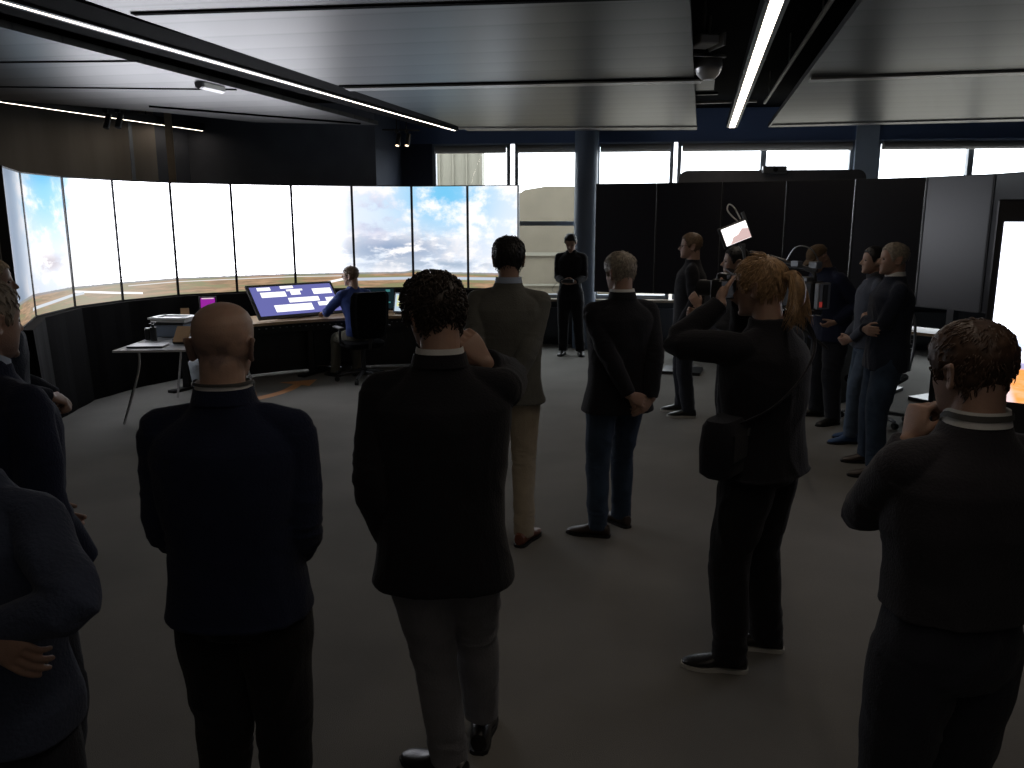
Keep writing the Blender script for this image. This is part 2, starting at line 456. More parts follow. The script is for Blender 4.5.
wins = [(-1.26, -.03), (.04, 1.20), (1.30, 2.47), (2.53, 5.10), (5.42, 8.0), (8.06, 9.5)]
# structural posts between the window units
for i, (a, b) in enumerate([(1.16, 1.34), (5.10, 5.42)]):
    mb = MB(); wbox(mb, SB(a), SB(b), .70, 3.62, -.04, .2); struct('trim_%d' % (5 + i), mb, M['post'])
for k, (x0, x1) in enumerate(wins):
    s0, s1 = SB(x0), SB(x1)
    fr = MB()
    w = .055
    wbox(fr, s0, s0 + w, .74, 3.14, .02, .12); wbox(fr, s1 - w, s1, .74, 3.14, .02, .12)
    wbox(fr, s0, s1, 3.08, 3.14, .02, .12); wbox(fr, s0, s1, .74, .80, .02, .12); wbox(fr, s0, s1, 1.88, 1.95, .03, .11)
    if s1 - s0 > 2:
        mids = [3.80] if k == 3 else [6.75]
        for mX in mids: wbox(fr, SB(mX) - .04, SB(mX) + .04, .74, 3.14, .02, .12)
    o = struct('window_%d' % (k + 1), fr, M['frame_pale'] if k < 2 else M['frame'])
    gl = MB(); a, b = wl(s0 + .02, .07, .76), wl(s1 - .02, .07, .76)
    gl.quad(a, b, Vector((b.x, b.y, 3.12)), Vector((a.x, a.y, 3.12)))
    g_ = gl.build('pane', M['glass'], o)
    # rolled up shade at the head
    sh = MB()
    p = wl(s0 + .06, -.05, 3.045); q = wl(s1 - .06, -.05, 3.045)
    sh.cyl(p, q, .058, 16)
    s_ = sh.build('roller_shade', M['shade'], None, True, label=['rolled grey shade above the leftmost window beside the navy wall', 'rolled grey shade above the window just left of the round column', 'rolled grey shade above the window just right of the round column',
         'rolled grey shade above the wide window behind the middle dark displays', 'rolled grey shade above the window right of the blue grey post', 'rolled grey shade above the rightmost window'][k], cat='window shade', group='roller shades along the window wall')

# column
mb = MB(); mb.cyl((1.12, 12.75, 0), (1.12, 12.75, 3.6), .175, 40); mb.build('trim_7', M['column'], None, True, kind='structure')

# outside
og = MB(); og.prism([(-40, 13.8), (60, 13.8), (60, 70), (-40, 70)], -.35, -.3); struct('ground_outside', og, M['ground_out'])
b = empty('outbuilding', (-1.2, 17.5, -.3), 0, 'beige outbuilding with vertical siding seen through the leftmost window', 'building')
mb = MB()
mb.box((-.6, 1.0, 2.1), (2.35, 2, 4.2))
for i in range(9): mb.box((-1.7 + i * .28, -.02, 2.1), (.03, .05, 4.2))
mb.build('wall', M['siding'], b)
mb = MB(); mb.box((-.6, 1.0, 4.26), (2.6, 2.3, .12)); mb.build('roof', M['frame'], b)
# tan rounded storage tank seen through the second window
t = empty('storage_tank', (1.02, 17.6, -.3), 0, 'tan storage tank with a rounded top outside behind the column window', 'tank')
mb = MB()
prof = [(-1.1, 0), (-1.1, 2.45), (-1.0, 2.72), (-.75, 2.88), (-.3, 2.95), (.3, 2.95), (.75, 2.88), (1.0, 2.72), (1.1, 2.45), (1.1, 0)]
mb.rings([[Vector((x, 0, z)) for x, z in prof], [Vector((x, 2.0, z)) for x, z in prof]])
mb.build('shell', M['tan'], t)
mb = MB(); mb.box((0, -.03, 1.55), (2.2, .04, .07)); mb.box((0, -.03, .9), (2.2, .04, .04)); mb.build('band', M['siding'], t)

# ceiling planks: three suspended slabs with black channels between them
slabA = [(1.5 - .25 * 3.2 - 2.85, -3.0), (-.05, -3.0), (1.0, 4.94), (2.57, 11.88), (-.94, 12.02), (-.75, 11.26), (-2.40, 4.94)]
slabA = [(-4.4, -3.0), (-.80, -3.0), (1.0, 4.94), (2.57, 11.88), (-.62, 12.02), (-.75, 11.26), (-2.40, 4.94)]
slabB = [(.22, -3.0), (9.5, -3.0), (9.5, 10.35), (6.46, 10.85), (3.46, 11.55), (1.97, 4.94)]
slabC = [(-6.5, -3.0), (-5.5, -3.0), (-3.28, 5.61), (-1.76, 11.26), (-3.3, 10.95), (-4.05, 9.95), (-5.3, 8.9), (-6.5, 8.0)]
for nm, pg in (('ceiling.001', slabA), ('ceiling.002', slabB), ('ceiling.003', slabC)):
    mb = MB(); mb.prism(pg, 3.2, 3.25); struct(nm, mb, M['slab'])
def strip(name, a, b, w, m, z=3.2, th=.02):
    a = Vector((a[0], a[1], 0)); b = Vector((b[0], b[1], 0)); d = (b - a).normalized(); n = Vector((-d.y, d.x, 0)) * w / 2
    mb = MB(); mb.prism([a - n, b - n, b + n, a + n], z - th, z - .001); return struct(name, mb, m)
strip('trim_8', (-1.55, 8.10), (1.68, 7.66), .16, M['alu'])
strip('trim_9', (2.62, 7.60), (6.9, 6.62), .16, M['alu'])
strip('trim_10', (-.72, 11.55), (2.47, 11.40), .06, M['alu'])
strip('trim_11', (3.40, 11.18), (7.6, 10.10), .06, M['alu'])
strip('trim_12', (-2.27, 5.25), (1.02, 4.85), .05, M['void'], th=.008)
strip('trim_13', (-1.60, 7.98), (1.65, 7.54), .02, M['void'], th=.012)
strip('trim_14', (-5.9, 6.9), (-2.9, 6.75), .03, M['void'], th=.008)
strip('trim_15', (-5.9, 7.95), (-2.62, 8.2), .04, M['void'], th=.008)
strip('trim_16', (-3.95, 9.35), (-1.95, 11.0), .02, M['void'], th=.02)
# channel infill (black soffit) above the gaps
mb = MB(); mb.prism([(-5.3, -3), (-4.6, -3), (-.7, 12.0), (-1.7, 11.4)], 3.42, 3.45); struct('ceiling.004', mb, M['void'])

def led(name, a, b, z, w, hw, label, hh=.10):
    a = Vector((a[0], a[1], z)); b = Vector((b[0], b[1], z)); d = (b - a); L_ = d.length; ang = math.atan2(d.y, d.x)
    e = empty(name, a, ang, label, 'light', 'linear ceiling lights')
    mb = MB(); mb.box((L_ / 2, 0, hh / 2 + .004), (L_, hw, hh)); mb.build('housing', M['black_metal'], e)
    mb = MB(); mb.quad((.01, -w / 2, .003), (.01, w / 2, .003), (L_ - .01, w / 2, .003), (L_ - .01, -w / 2, .003)); mb.build('diffuser', M['led'], e)
    for t in (.15, .5, .85):
        mb = MB(); mb.cyl((L_ * t, 0, hh), (L_ * t, 0, 3.62 - z), .008, 8); mb.build('hanger', M['black_metal'], e)
    return e
LA, LB = Vector((-2.90, 4.99)), Vector((-.80, 12.02)); dLL = (LB - LA)
led('linear_light', LA - dLL * 1.05, LB, 3.2, .026, .10, 'long warm linear light running through the left black ceiling channel')
RA, RB = Vector((1.49, 4.94)), Vector((2.99, 11.62)); dRR = RB - RA
led('linear_light', RA - dRR * 1.1, RB, 3.2, .075, .14, 'wide warm linear light in the black channel right of the middle ceiling')
led('linear_light', Vector((-5.45, 9.15)) - Vector((1.09, 3.14)) * 1.2, (-4.36, 12.05), 3.2, .022, .07, 'thin linear light along the far left wall above the curved screens')

# wide black beams lying in the left channel either side of the light
mb = MB()
for off, w in ((.17, .22), (-.22, .30)):
    n = Vector((-dLL.y, dLL.x)).normalized(); a = LA - dLL * 1.05 + n * off; b_ = LB - dLL * .04 + n * off; q = n * w / 2
    mb.prism([a - q, b_ - q, b_ + q, a + q], 3.22, 3.40)
struct('trim_17', mb, M['void'])

# ------------------------------------------------------------------ displays
K = 1.15
ZT, ZB = 2 + .38 * K, 2 - .84 * K
ringL = [Vector((x * K, y * K, 0)) for x, y in [(-3.76, 6.24), (-4.12, 7.08), (-4.19, 7.86), (-4.02, 8.48), (-3.69, 9.09), (-3.16, 9.46), (-2.58, 9.83), (-1.9, 9.97), (-1.21, 10.12), (-0.53, 9.97), (0.075, 9.80)]]
ringR = [Vector((x * K, y * K, 0)) for x, y in [(0.95, 9.55), (1.6, 9.32), (2.27, 9.10), (2.87, 8.82), (3.43, 8.43), (3.91, 7.97), (4.22, 7.39), (4.33, 6.75)]]
def display(a, b, label, group, m, ui=None, stand=True, zt=ZT, zb=ZB):
    c = (a + b) / 2; d = b - a; W = d.length - .006; ang = math.atan2(d.y, d.x)
    e = empty('display', c, ang, label, 'display', group)
    H = zt - zb
    # local: x along panel, -y towards the viewers
    mb = MB(); mb.box((0, .045, (zt + zb) / 2), (W, .07, H), bev=.006); mb.build('casing', M['black_plastic'], e)
    bz = .013
    s = MB(); s.quad((-W / 2 + bz, .008, zb + bz), (W / 2 - bz, .008, zb + bz), (W / 2 - bz, .008, zt - bz), (-W / 2 + bz, .008, zt - bz))
    o = s.build('screen', m, e)
    uvl = o.data.uv_layers.new(name='UVMap')
    u0 = ui if ui is not None else 0
    for li, (uu, vv) in zip(range(4), ((u0, 0), (u0 + 1, 0), (u0 + 1, 1), (u0, 1))): uvl.data[li].uv = (uu, vv)
    mb = MB()
    for (x, z, w, h) in ((0, zb + bz / 2, W, bz), (0, zt - bz / 2, W, bz), (-W / 2 + bz / 2, (zt + zb) / 2, bz, H), (W / 2 - bz / 2, (zt + zb) / 2, bz, H)):
        mb.box((x, .006, z), (w, .012, h))
    mb.build('bezel', M['black_plastic'], e)
    if stand:
        mb = MB(); mb.box((0, .13, zb * .5 + .2), (.08, .08, zb + .4)); mb.box((0, .10, .02), (.5, .45, .04)); mb.build('stand', M['black_metal'], e)
    return e
whatL = ['at the near left end, greyish and seen edge on', 'showing blue sky, second from left', 'with pale cloud over a river bend, third from the left end', 'with white sky and a pale taxiway, fourth from left',
         'with blank white sky behind the white table, fifth from left', 'with white sky over brown fields, above the purple document', 'behind the big slanted touch screen, white sky and brown fields',
         'with grey clouds above the seated operator', 'with cyan sky top and grey low cloud', 'with bright cyan and white sky at the right end']
for i in range(10):
    display(ringL[i], ringL[i + 1], 'tall lit panorama display ' + whatL[i], 'lit displays of the curved panorama', M['panorama'], ui=i, stand=(i == 9))
whatR = ['unlit black display right beside the round column', 'unlit black display above the bespectacled man in black', 'unlit black display behind the small bright camera monitor', 'unlit black display above the bending man in dark blue',
         'unlit bluish display behind the two men in profile', 'unlit grey display with a warm sheen, second from the right', 'unlit black display behind the bright portrait screen']
for i in range(7):
    display(ringR[i], ringR[i + 1], whatR[i], 'unlit displays of the right hand ring', M['off_screen'])

# black skirt below the lit ring
sk = MB(); pts = []
cen = Vector((-1.2, 7.4, 0))
P = [p for p in ringL]
for i in range(len(P) - 1):
    for k in range(6): pts.append(P[i].lerp(P[i + 1], k / 6))
pts.append(P[-1])
def rr(p, off): d = (p - cen).normalized(); return p - d * off
outer = [rr(p, -.06) for p in pts]; inner = [rr(p, .10 + .003 * math.sin(j * 1.9)) for j, p in enumerate(pts)]
lo = [rr(p, .16 + .006 * math.sin(j * 1.9)) for j, p in enumerate(pts)]
rows = [[Vector((p.x, p.y, 1.03)) for p in outer], [Vector((p.x, p.y, 1.03)) for p in inner], [Vector((p.x, p.y, .0)) for p in lo], [Vector((p.x, p.y, .0)) for p in outer]]
n = len(pts); vs = [p for r in rows for p in r]; fs = []
for r in range(4):
    for j in range(n - 1): fs.append((r * n + j, r * n + j + 1, ((r + 1) % 4) * n + j + 1, ((r + 1) % 4) * n + j))
fs.append((0, n, 2 * n, 3 * n)); fs.append((n - 1, 4 * n - 1, 3 * n - 1, 2 * n - 1))
sk.add(vs, fs); sk.build('skirt_panel', M['black_cloth'], None, label='long black curved skirting below the lit panorama displays', cat='skirting')

# grey partition behind the dark ring
e = empty('partition', (3.65, 11.9, 0), -.12, 'grey partition with rounded corners behind the dark displays', 'partition')
mb = MB(); w, z0, z1, r = 1.28, .3, 2.66, .12
pr = [(-w, z0), (w, z0)] + [(w - r + r * math.cos(a), z1 - r + r * math.sin(a)) for a in [i * math.pi / 10 for i in range(6)]] + [(-w + r + r * math.cos(a), z1 - r + r * math.sin(a)) for a in [math.pi / 2 + i * math.pi / 10 for i in range(6)]]
mb.rings([[Vector((x, -.03, z)) for x, z in pr], [Vector((x, .03, z)) for x, z in pr]]); mb.build('panel', M['partition'], e)
for x in (-1, 1):
    mb = MB(); mb.box((x, 0, .16), (.05, .4, .3)); mb.build('foot', M['black_metal'], e)
e = empty('webcam', (3.66, 11.86, 2.66), 0, 'clear boxy camera clipped to the top of the grey partition', 'camera')
mb = MB(); mb.box((0, -.06, .0), (.34, .06, .10), bev=.01); mb.build('housing', M['grey_metal'], e)
mb = MB(); mb.cyl((0, -.09, 0), (0, -.12, 0), .03); mb.build('lens', M['black_plastic'], e, True)

# bright portrait screen on the right, near
a = Vector((3.24, 5.50, 0)); d = Vector((.60, -.42, 0)).normalized()
e = empty('display', a + d * .40, math.atan2(d.y, d.x), 'bright portrait screen in a wide black frame at the right edge', 'display')
mb = MB(); mb.box((0, .05, 1.17), (.90, .09, 1.90), bev=.01); mb.build('casing', M['black_plastic'], e)
s = MB(); s.quad((-.40, .0, .78), (.40, .0, .78), (.40, .0, 1.975), (-.40, .0, 1.975)); o = s.build('screen', M['totem'], e)
uvl = o.data.uv_layers.new(name='UVMap')
for li, q in zip(range(4), ((0, 0), (1, 0), (1, 1), (0, 1))): uvl.data[li].uv = q
mb = MB(); mb.box((0, .05, .11), (.3, .08, .2)); mb.box((0, .02, .015), (.8, .55, .03)); mb.build('stand', M['black_metal'], e)

# ------------------------------------------------------------------ curved console with its equipment
desk_in = [(-3.75, 9.25), (-3.18, 9.75), (-2.65, 10.18), (-2.13, 10.42), (-1.62, 10.62), (-1.14, 10.72), (-.55, 10.72)]
desk_out = [(-4.05, 10.05), (-3.72, 10.38), (-3.12, 10.80), (-2.45, 11.10), (-1.75, 11.28), (-1.1, 11.33), (-.50, 11.25)]
e = empty('console_desk', (-2.3, 10.7, 0), 0, 'long curved operator console with wood top below the panorama', 'desk')
def loc(pts, o=(-2.3, 10.7)): return [(x - o[0], y - o[1]) for x, y in pts]
di, _ = catmull([(x, y, 0) for x, y in loc(desk_in)], [1] * 7, 5); do, _ = catmull([(x, y, 0) for x, y in loc(desk_out)], [1] * 7, 5)
def sheet(a, b, z0, z1):
    n = len(a); mb = MB(); vs = []
    for z in (z0, z1):
        vs += [Vector((p.x, p.y, z)) for p in a] + [Vector((p.x, p.y, z)) for p in b]
    fs = []
    for j in range(n - 1):
        fs += [(j, j + 1, n + j + 1, n + j), (2 * n + j, 3 * n + j, 3 * n + j + 1, 2 * n + j + 1), (j, 2 * n + j, 2 * n + j + 1, j + 1), (n + j, n + j + 1, 3 * n + j + 1, 3 * n + j)]
    fs += [(0, n, 3 * n, 2 * n), (n - 1, 3 * n - 1, 4 * n - 1, 2 * n - 1)]
    return mb.add(vs, fs)
sheet(di, do, .715, .75).build('desktop', M['wood'], e)
mid = [p.lerp(q, .14) for p, q in zip(di, do)]; mid2 = [p.lerp(q, .17) for p, q in zip(di, do)]
sheet(mid, mid2, .60, .715).build('cable_tray', M['black_metal'], e)
m3 = [p.lerp(q, .62) for p, q in zip(di, do)]; m4 = [p.lerp(q, .66) for p, q in zip(di, do)]
sheet(m3, m4, .04, .70).build('modesty_panel', M['black_plastic'], e)
for k in (0, 12, 24, 30):
    q = di[min(k, len(di) - 1)].lerp(do[min(k, len(do) - 1)], .4)
    mb = MB(); mb.box((q.x, q.y, .36), (.07, .07, .71)); mb.box((q.x, q.y, .015), (.10, .5, .03), rz=-.4); mb.build('leg', M['black_metal'], e)
for k in range(40):
    t = k / 39 * (len(mid) - 6) + 2; i = int(t); q = mid[i].lerp(mid[i + 1], t - i)
    if k == 0: st = MB()
    st.box((q.x + .003, q.y - .012, .665), (.02, .012, .012))
st.build('perforation', M['grey_metal'], e, kind='stuff')

# big slanted touch screen
C0 = Vector((-2.74, 10.50, .75))
e = empty('touch_screen', C0, math.radians(42), 'large slanted touch screen showing white boxes on violet blue', 'screen')
TI = math.radians(48)          # slope above horizontal
W, Hh = 1.20, .52
def ts(x, h, off=0): return Vector((x, -.14 + h * math.cos(TI) - off * math.sin(TI), .035 + h * math.sin(TI) + off * math.cos(TI)))
mb = MB(); r0 = [ts(-W / 2, 0, -.03), ts(W / 2, 0, -.03), ts(W / 2, Hh, -.03), ts(-W / 2, Hh, -.03)]; r1 = [ts(-W / 2, 0), ts(W / 2, 0), ts(W / 2, Hh), ts(-W / 2, Hh)]
mb.rings([r0, r1]); mb.build('casing', M['black_plastic'], e)
mb = MB(); b_ = .035; mb.quad(ts(-W / 2 + b_, b_, .001), ts(W / 2 - b_, b_, .001), ts(W / 2 - b_, Hh - b_, .001), ts(-W / 2 + b_, Hh - b_, .001), 0)
for (x0, y0, x1, y1) in ((.08, .86, .24, .97), (.10, .62, .40, .80), (.42, .80, .62, .86), (.36, .90, .52, .99), (.46, .66, .58, .80), (.74, .64, .98, .84), (.40, .40, .78, .56), (.20, .10, .66, .34), (.74, .22, .86, .36), (.86, .10, .97, .50)):
    X = lambda t: -W / 2 + b_ + t * (W - 2 * b_); Y_ = lambda t: b_ + t * (Hh - 2 * b_)
    mb.quad(ts(X(x0), Y_(y0), .003), ts(X(x1), Y_(y0), .003), ts(X(x1), Y_(y1), .003), ts(X(x0), Y_(y1), .003), 1)
mb.build('screen', [emit_mat('violet_display', srgb(108, 110, 176), 1.0), emit_mat('white_display_box', (1, 1, 1, 1), 1.3)], e)
mb = MB(); mb.box((0, .14, .13), (.5, .04, .26)); mb.box((0, .08, .01), (.6, .2, .02)); mb.build('stand', M['black_metal'], e)

def small_monitor(loc_, rz, w, h, tilt, scr, label, bez, zc=.0, name='monitor', cat='monitor', lines=None, grp=None):
    e = empty(name, loc_, rz, label, cat, grp)
    R = Matrix.Translation((0, 0, zc)) @ Matrix.Rotation(tilt, 4, 'X')
    mb = MB(); mb.box((0, .012, h / 2), (w, .024, h), bev=.004); mb.xf(R); mb.build('casing', bez, e)
    mb = MB(); q = .018; mb.quad((-w / 2 + q, -.0015, q), (w / 2 - q, -.0015, q), (w / 2 - q, -.0015, h - q), (-w / 2 + q, -.0015, h - q), 0)
    for (x0, y0, x1, y1) in (lines or []):
        mb.quad((-w / 2 + x0 * w, -.003, y0 * h), (-w / 2 + x1 * w, -.003, y0 * h), (-w / 2 + x1 * w, -.003, y1 * h), (-w / 2 + x0 * w, -.003, y1 * h), 1)
    mb.xf(R); mb.build('screen', scr, e)
    mb = MB(); mb.box((0, .06, max(zc, .06) / 2 + .01), (.05, .04, max(zc, .06) + .08)); mb.box((0, .05, .008), (.22, .18, .016)); mb.build('stand', M['black_metal'], e)
    return e
small_monitor((-1.78, 11.02, .75), math.radians(4), .42, .30, -.12, [emit_mat('dim_radar_picture', (.006, .014, .018, 1), 1), emit_mat('radar_trace', (.05, .20, .20, 1), 1)], 'dark radar monitor half hidden behind the seated operator', M['black_plastic'], zc=.04,
              lines=[(.1, .7, .16, .76), (.7, .8, .84, .9), (.3, .3, .5, .33), (.6, .25, .62, .6), (.2, .5, .24, .56), (.75, .3, .85, .36)])
small_monitor((-1.44, 10.86, .75), math.radians(-14), .30, .27, -.30, [emit_mat('pale_form_picture', (.55, .68, .78, 1), 1), emit_mat('yellow_form_rows', (.78, .80, .42, 1), 1)], 'small pale touch panel in a grey frame right of the office chair', M['grey_metal'], zc=.02,
              lines=[(.15, .55, .85, .85), (.15, .3, .45, .5)])
small_monitor((-3.66, 9.86, .75), math.radians(18), .20, .27, -.25, [emit_mat('purple_document_picture', (.30, .02, .33, 1), 1), emit_mat('pale_document_rows', (.8, .6, .7, 1), 1)], 'small tablet with a bright purple page behind the bald man', M['black_plastic'], zc=.06, name='tablet', cat='tablet',
              lines=[(.15, .88, .85, .93), (.3, .42, .8, .46), (.3, .34, .7, .37)])
# wooden stand and papers behind the bald head
e = empty('card_holder', (-3.78, 9.45, .75), .3, 'tan upright card holder beside the purple tablet', 'holder')
mb = MB(); mb.box((0, 0, .12), (.09, .02, .22), rx=-.15); mb.box((.03, .05, .10), (.02, .10, .2)); mb.build('back', M['cardboard'], e)
mb = MB(); mb.box((0, -.03, .012), (.14, .14, .02)); mb.build('base', M['black_plastic'], e)
e = empty('notepad', (-3.50, 10.05, .75), .3, 'white notepad lying flat between tablet and touch screen', 'notepad')
mb = MB(); mb.box((0, 0, .012), (.30, .20, .02)); mb.build('pages', M['paper'], e)
e = empty('keyboard', (-3.32, 9.86, .75), .75, 'thin pale keyboard at the left foot of the touch screen', 'keyboard')
mb = MB(); mb.box((0, 0, .01), (.34, .13, .016), bev=.003); mb.build('case', M['grey_metal'], e)
mb = MB()
for i in range(11):
    for j in range(4): mb.box((-.15 + i * .03, -.045 + j * .03, .021), (.024, .024, .006))
mb.build('keys', M['white_plastic'], e)
e = empty('desk_phone', (-1.12, 10.95, .75), .2, 'dark desk phone at the right end of the console', 'phone')
mb = MB(); mb.box((0, 0, .05), (.18, .20, .05), rx=.35, bev=.008); mb.build('base', M['black_plastic'], e)
mb = MB(); mb.tube([(-.06, -.08, .09), (-.06, 0, .13), (-.06, .08, .15)], [.022, .014, .022], 10); mb.build('handset', M['grey_metal'], e, True)

# footrest under the console
e = empty('foot_rest', (-2.46, 10.86, 0), -.3, 'black metal foot rest with pale edge left of the operator chair', 'foot rest')
mb = MB(); mb.box((0, 0, .09), (.52, .28, .025), rx=.12); mb.build('plate', M['black_metal'], e)
mb = MB(); mb.tube([(-.27, -.15, .075), (.27, -.15, .075)], .012, 8); mb.build('rail', M['chrome'], e, True)
for x in (-.22, .22):
    mb = MB(); mb.box((x, .02, .04), (.03, .30, .07)); mb.build('leg', M['black_metal'], e)

# waste bag under the table
e = empty('waste_bin', (-3.56, 9.36, 0), 0, 'waste bin lined with a crumpled white bag left of the bald man', 'bin')
mb = MB(); mb.rings([[Vector((math.cos(a) * r * (1 + .06 * math.sin(5 * a + z * 9)), math.sin(a) * r * (1 + .05 * math.cos(4 * a)), z)) for a in [i * math.pi / 14 for i in range(28)]] for z, r in ((.02, .13), (.15, .15), (.30, .165), (.36, .175), (.385, .16))]); mb.build('bag', M['bag'], e, True)
mb = MB(); mb.cyl((0, 0, 0), (0, 0, .05), .13, 20, .14); mb.build('base', M['black_plastic'], e, True)
e = empty('paper_bag', (-3.60, 9.66, 0), .3, 'small tan paper bag standing behind the white waste bag', 'bag')
mb = MB(); mb.rings([[Vector((sx * .13 * k, sy * .08 * k2, z)) for sx, sy in ((1, 1), (-1, 1), (-1, -1), (1, -1))] for z, k, k2 in ((0, .7, 1), (.2, .7, 1), (.40, .75, .8), (.47, .7, .3))]); mb.build('body', M['cardboard'], e)

# orange arrow marking on the carpet
path, _ = catmull([(-3.02, 8.85, 0), (-2.80, 9.15, 0), (-2.66, 9.48, 0), (-2.62, 9.85, 0)], [1] * 4, 6)
mb = MB(); vs = []; fs = []
for i, p in enumerate(path):
    d = (path[min(i + 1, len(path) - 1)] - path[max(i - 1, 0)]).normalized(); nrm = Vector((-d.y, d.x, 0)); w = .075 - .02 * i / len(path)
    vs += [p + nrm * w, p - nrm * w]
vs = [Vector((p.x + 2.76, p.y - 9.5, z)) for z in (.0015, .004) for p in vs]; n = len(path)
for i in range(n - 1): fs += [(2 * n + 2 * i, 2 * n + 2 * i + 1, 2 * n + 2 * i + 3, 2 * n + 2 * i + 2)]
mb.add(vs, fs); b0 = [Vector((-.12, .46, .004)), Vector((.30, .24, .004)), Vector((.30, .66, .004))]
mb.add(b0, [(0, 1, 2)])
mb.build('floor_arrow', M['orange_tape'], None, label='orange arrow marking on the carpet in front of the console', cat='floor marking', loc=(-2.76, 9.5, 0))

# ------------------------------------------------------------------ white folding table with clutter
T0 = Vector((-3.30, 8.55, 0))
TA = math.radians(6)
e = empty('folding_table', T0, TA, 'white topped folding table with splayed chrome legs', 'table')
top = [(-.62, -.70), (.44, -.72), (.44, .62), (-.50, .60)]
mb = MB(); mb.prism(top, .73, .75); mb.build('tabletop', [M['white_top']], e)
for (x, y, dx, dy) in ((-.42, -.58, -.16, -.10), (.14, -.52, .10, -.06), (-.32, .45, -.1, .1), (.34, .45, .1, .1)):
    mb = MB(); q, r_ = catmull([(x, y, .73), (x + dx * .1, y + dy * .1, .52), (x + dx, y + dy, .02)], [.017, .016, .012], 4); mb.tube(q, r_, 12); mb.build('leg', M['chrome'], e, True)
mb = MB(); mb.box((.05, -.05, .70), (.9, .04, .04)); mb.build('cross_bar', M['chrome'], e)
def on_table(x, y, z=.752): return (Matrix.Translation(T0) @ Matrix.Rotation(TA, 4, 'Z')) @ Vector((x, y, z))
e = empty('laptop', on_table(-.36, -.46), .1, 'closed dark laptop lying on the near left corner of the table', 'laptop')
mb = MB(); mb.box((0, 0, .009), (.34, .24, .016), bev=.004); mb.build('lid', M['black_plastic'], e)
mb = MB(); mb.box((0, 0, .0015), (.32, .22, .003)); mb.build('base', M['grey_metal'], e)
e = empty('card_stand', on_table(-.06, -.34), .25, 'tan card leaning on a dark stand at the near table edge', 'card')
mb = MB(); mb.box((0, 0, .10), (.15, .012, .19), rx=-.75, ry=.0, rz=-.3); mb.build('card', M['cardboard'], e)
mb = MB(); mb.box((.06, .03, .03), (.28, .16, .05), rz=-.3); mb.build('base', M['black_plastic'], e)
e = empty('bottle', on_table(-.43, -.06), 0, 'small black bottle with pump standing on the table', 'bottle')
mb = MB(); mb.cyl((0, 0, 0), (0, 0, .14), .032, 16); mb.cyl((0, 0, .14), (0, 0, .17), .014, 10); mb.build('body', M['black_plastic'], e, True)
mb = MB(); mb.box((.012, 0, .185), (.05, .02, .02)); mb.build('pump', M['black_plastic'], e)
e = empty('bottle', on_table(-.50, .0), 0, 'short dark canister beside the pump bottle on the table', 'bottle')
mb = MB(); mb.cyl((0, 0, 0), (0, 0, .11), .035, 16); mb.build('body', M['black_plastic'], e, True)
mb = MB(); mb.cyl((0, 0, .11), (0, 0, .125), .03, 16); mb.build('lid', M['grey_metal'], e, True)
e = empty('storage_box', on_table(-.32, .26), -.1, 'grey blue storage box carrying a white framed tray', 'box')
mb = MB(); mb.box((0, 0, .075), (.36, .28, .13), bev=.006); mb.build('body', mat('grey_blue_plastic', (.16, .19, .24, 1), .5), e)
mb = MB(); mb.box((0, 0, .145), (.38, .30, .015)); mb.build('lid', M['black_plastic'], e)
e = empty('document_tray', on_table(-.31, .27, .905), -.1, 'white framed tray lying on the grey blue box', 'tray')
mb = MB()
for (x, y, w, h) in ((0, -.13, .42, .06), (0, .13, .42, .06), (-.18, 0, .06, .3), (.18, 0, .06, .3)): mb.box((x, y, .05), (w, h, .02), rx=0)
mb.box((0, 0, .025), (.38, .28, .03)); mb.build('rim', M['white_plastic'], e)
mb = MB(); mb.box((0, 0, .045), (.28, .20, .008)); mb.build('bottom', M['black_plastic'], e)
e = empty('folder_stack', on_table(.27, -.10), .1, 'stack of dark folders in the middle of the white table', 'folders')
mb = MB(); mb.box((0, 0, .02), (.30, .24, .04)); mb.build('lower_folder', M['black_plastic'], e)
mb = MB(); mb.box((.02, 0, .055), (.28, .22, .03), rz=.12); mb.build('upper_folder', M['radiator'], e)
e = empty('envelope', on_table(-.08, -.02), .5, 'yellowish envelope lying on the table behind the tan card', 'envelope')
mb = MB(); mb.box((0, 0, .006), (.24, .16, .01)); mb.build('sleeve', mat('olive_card', (.28, .26, .10, 1), .7), e)

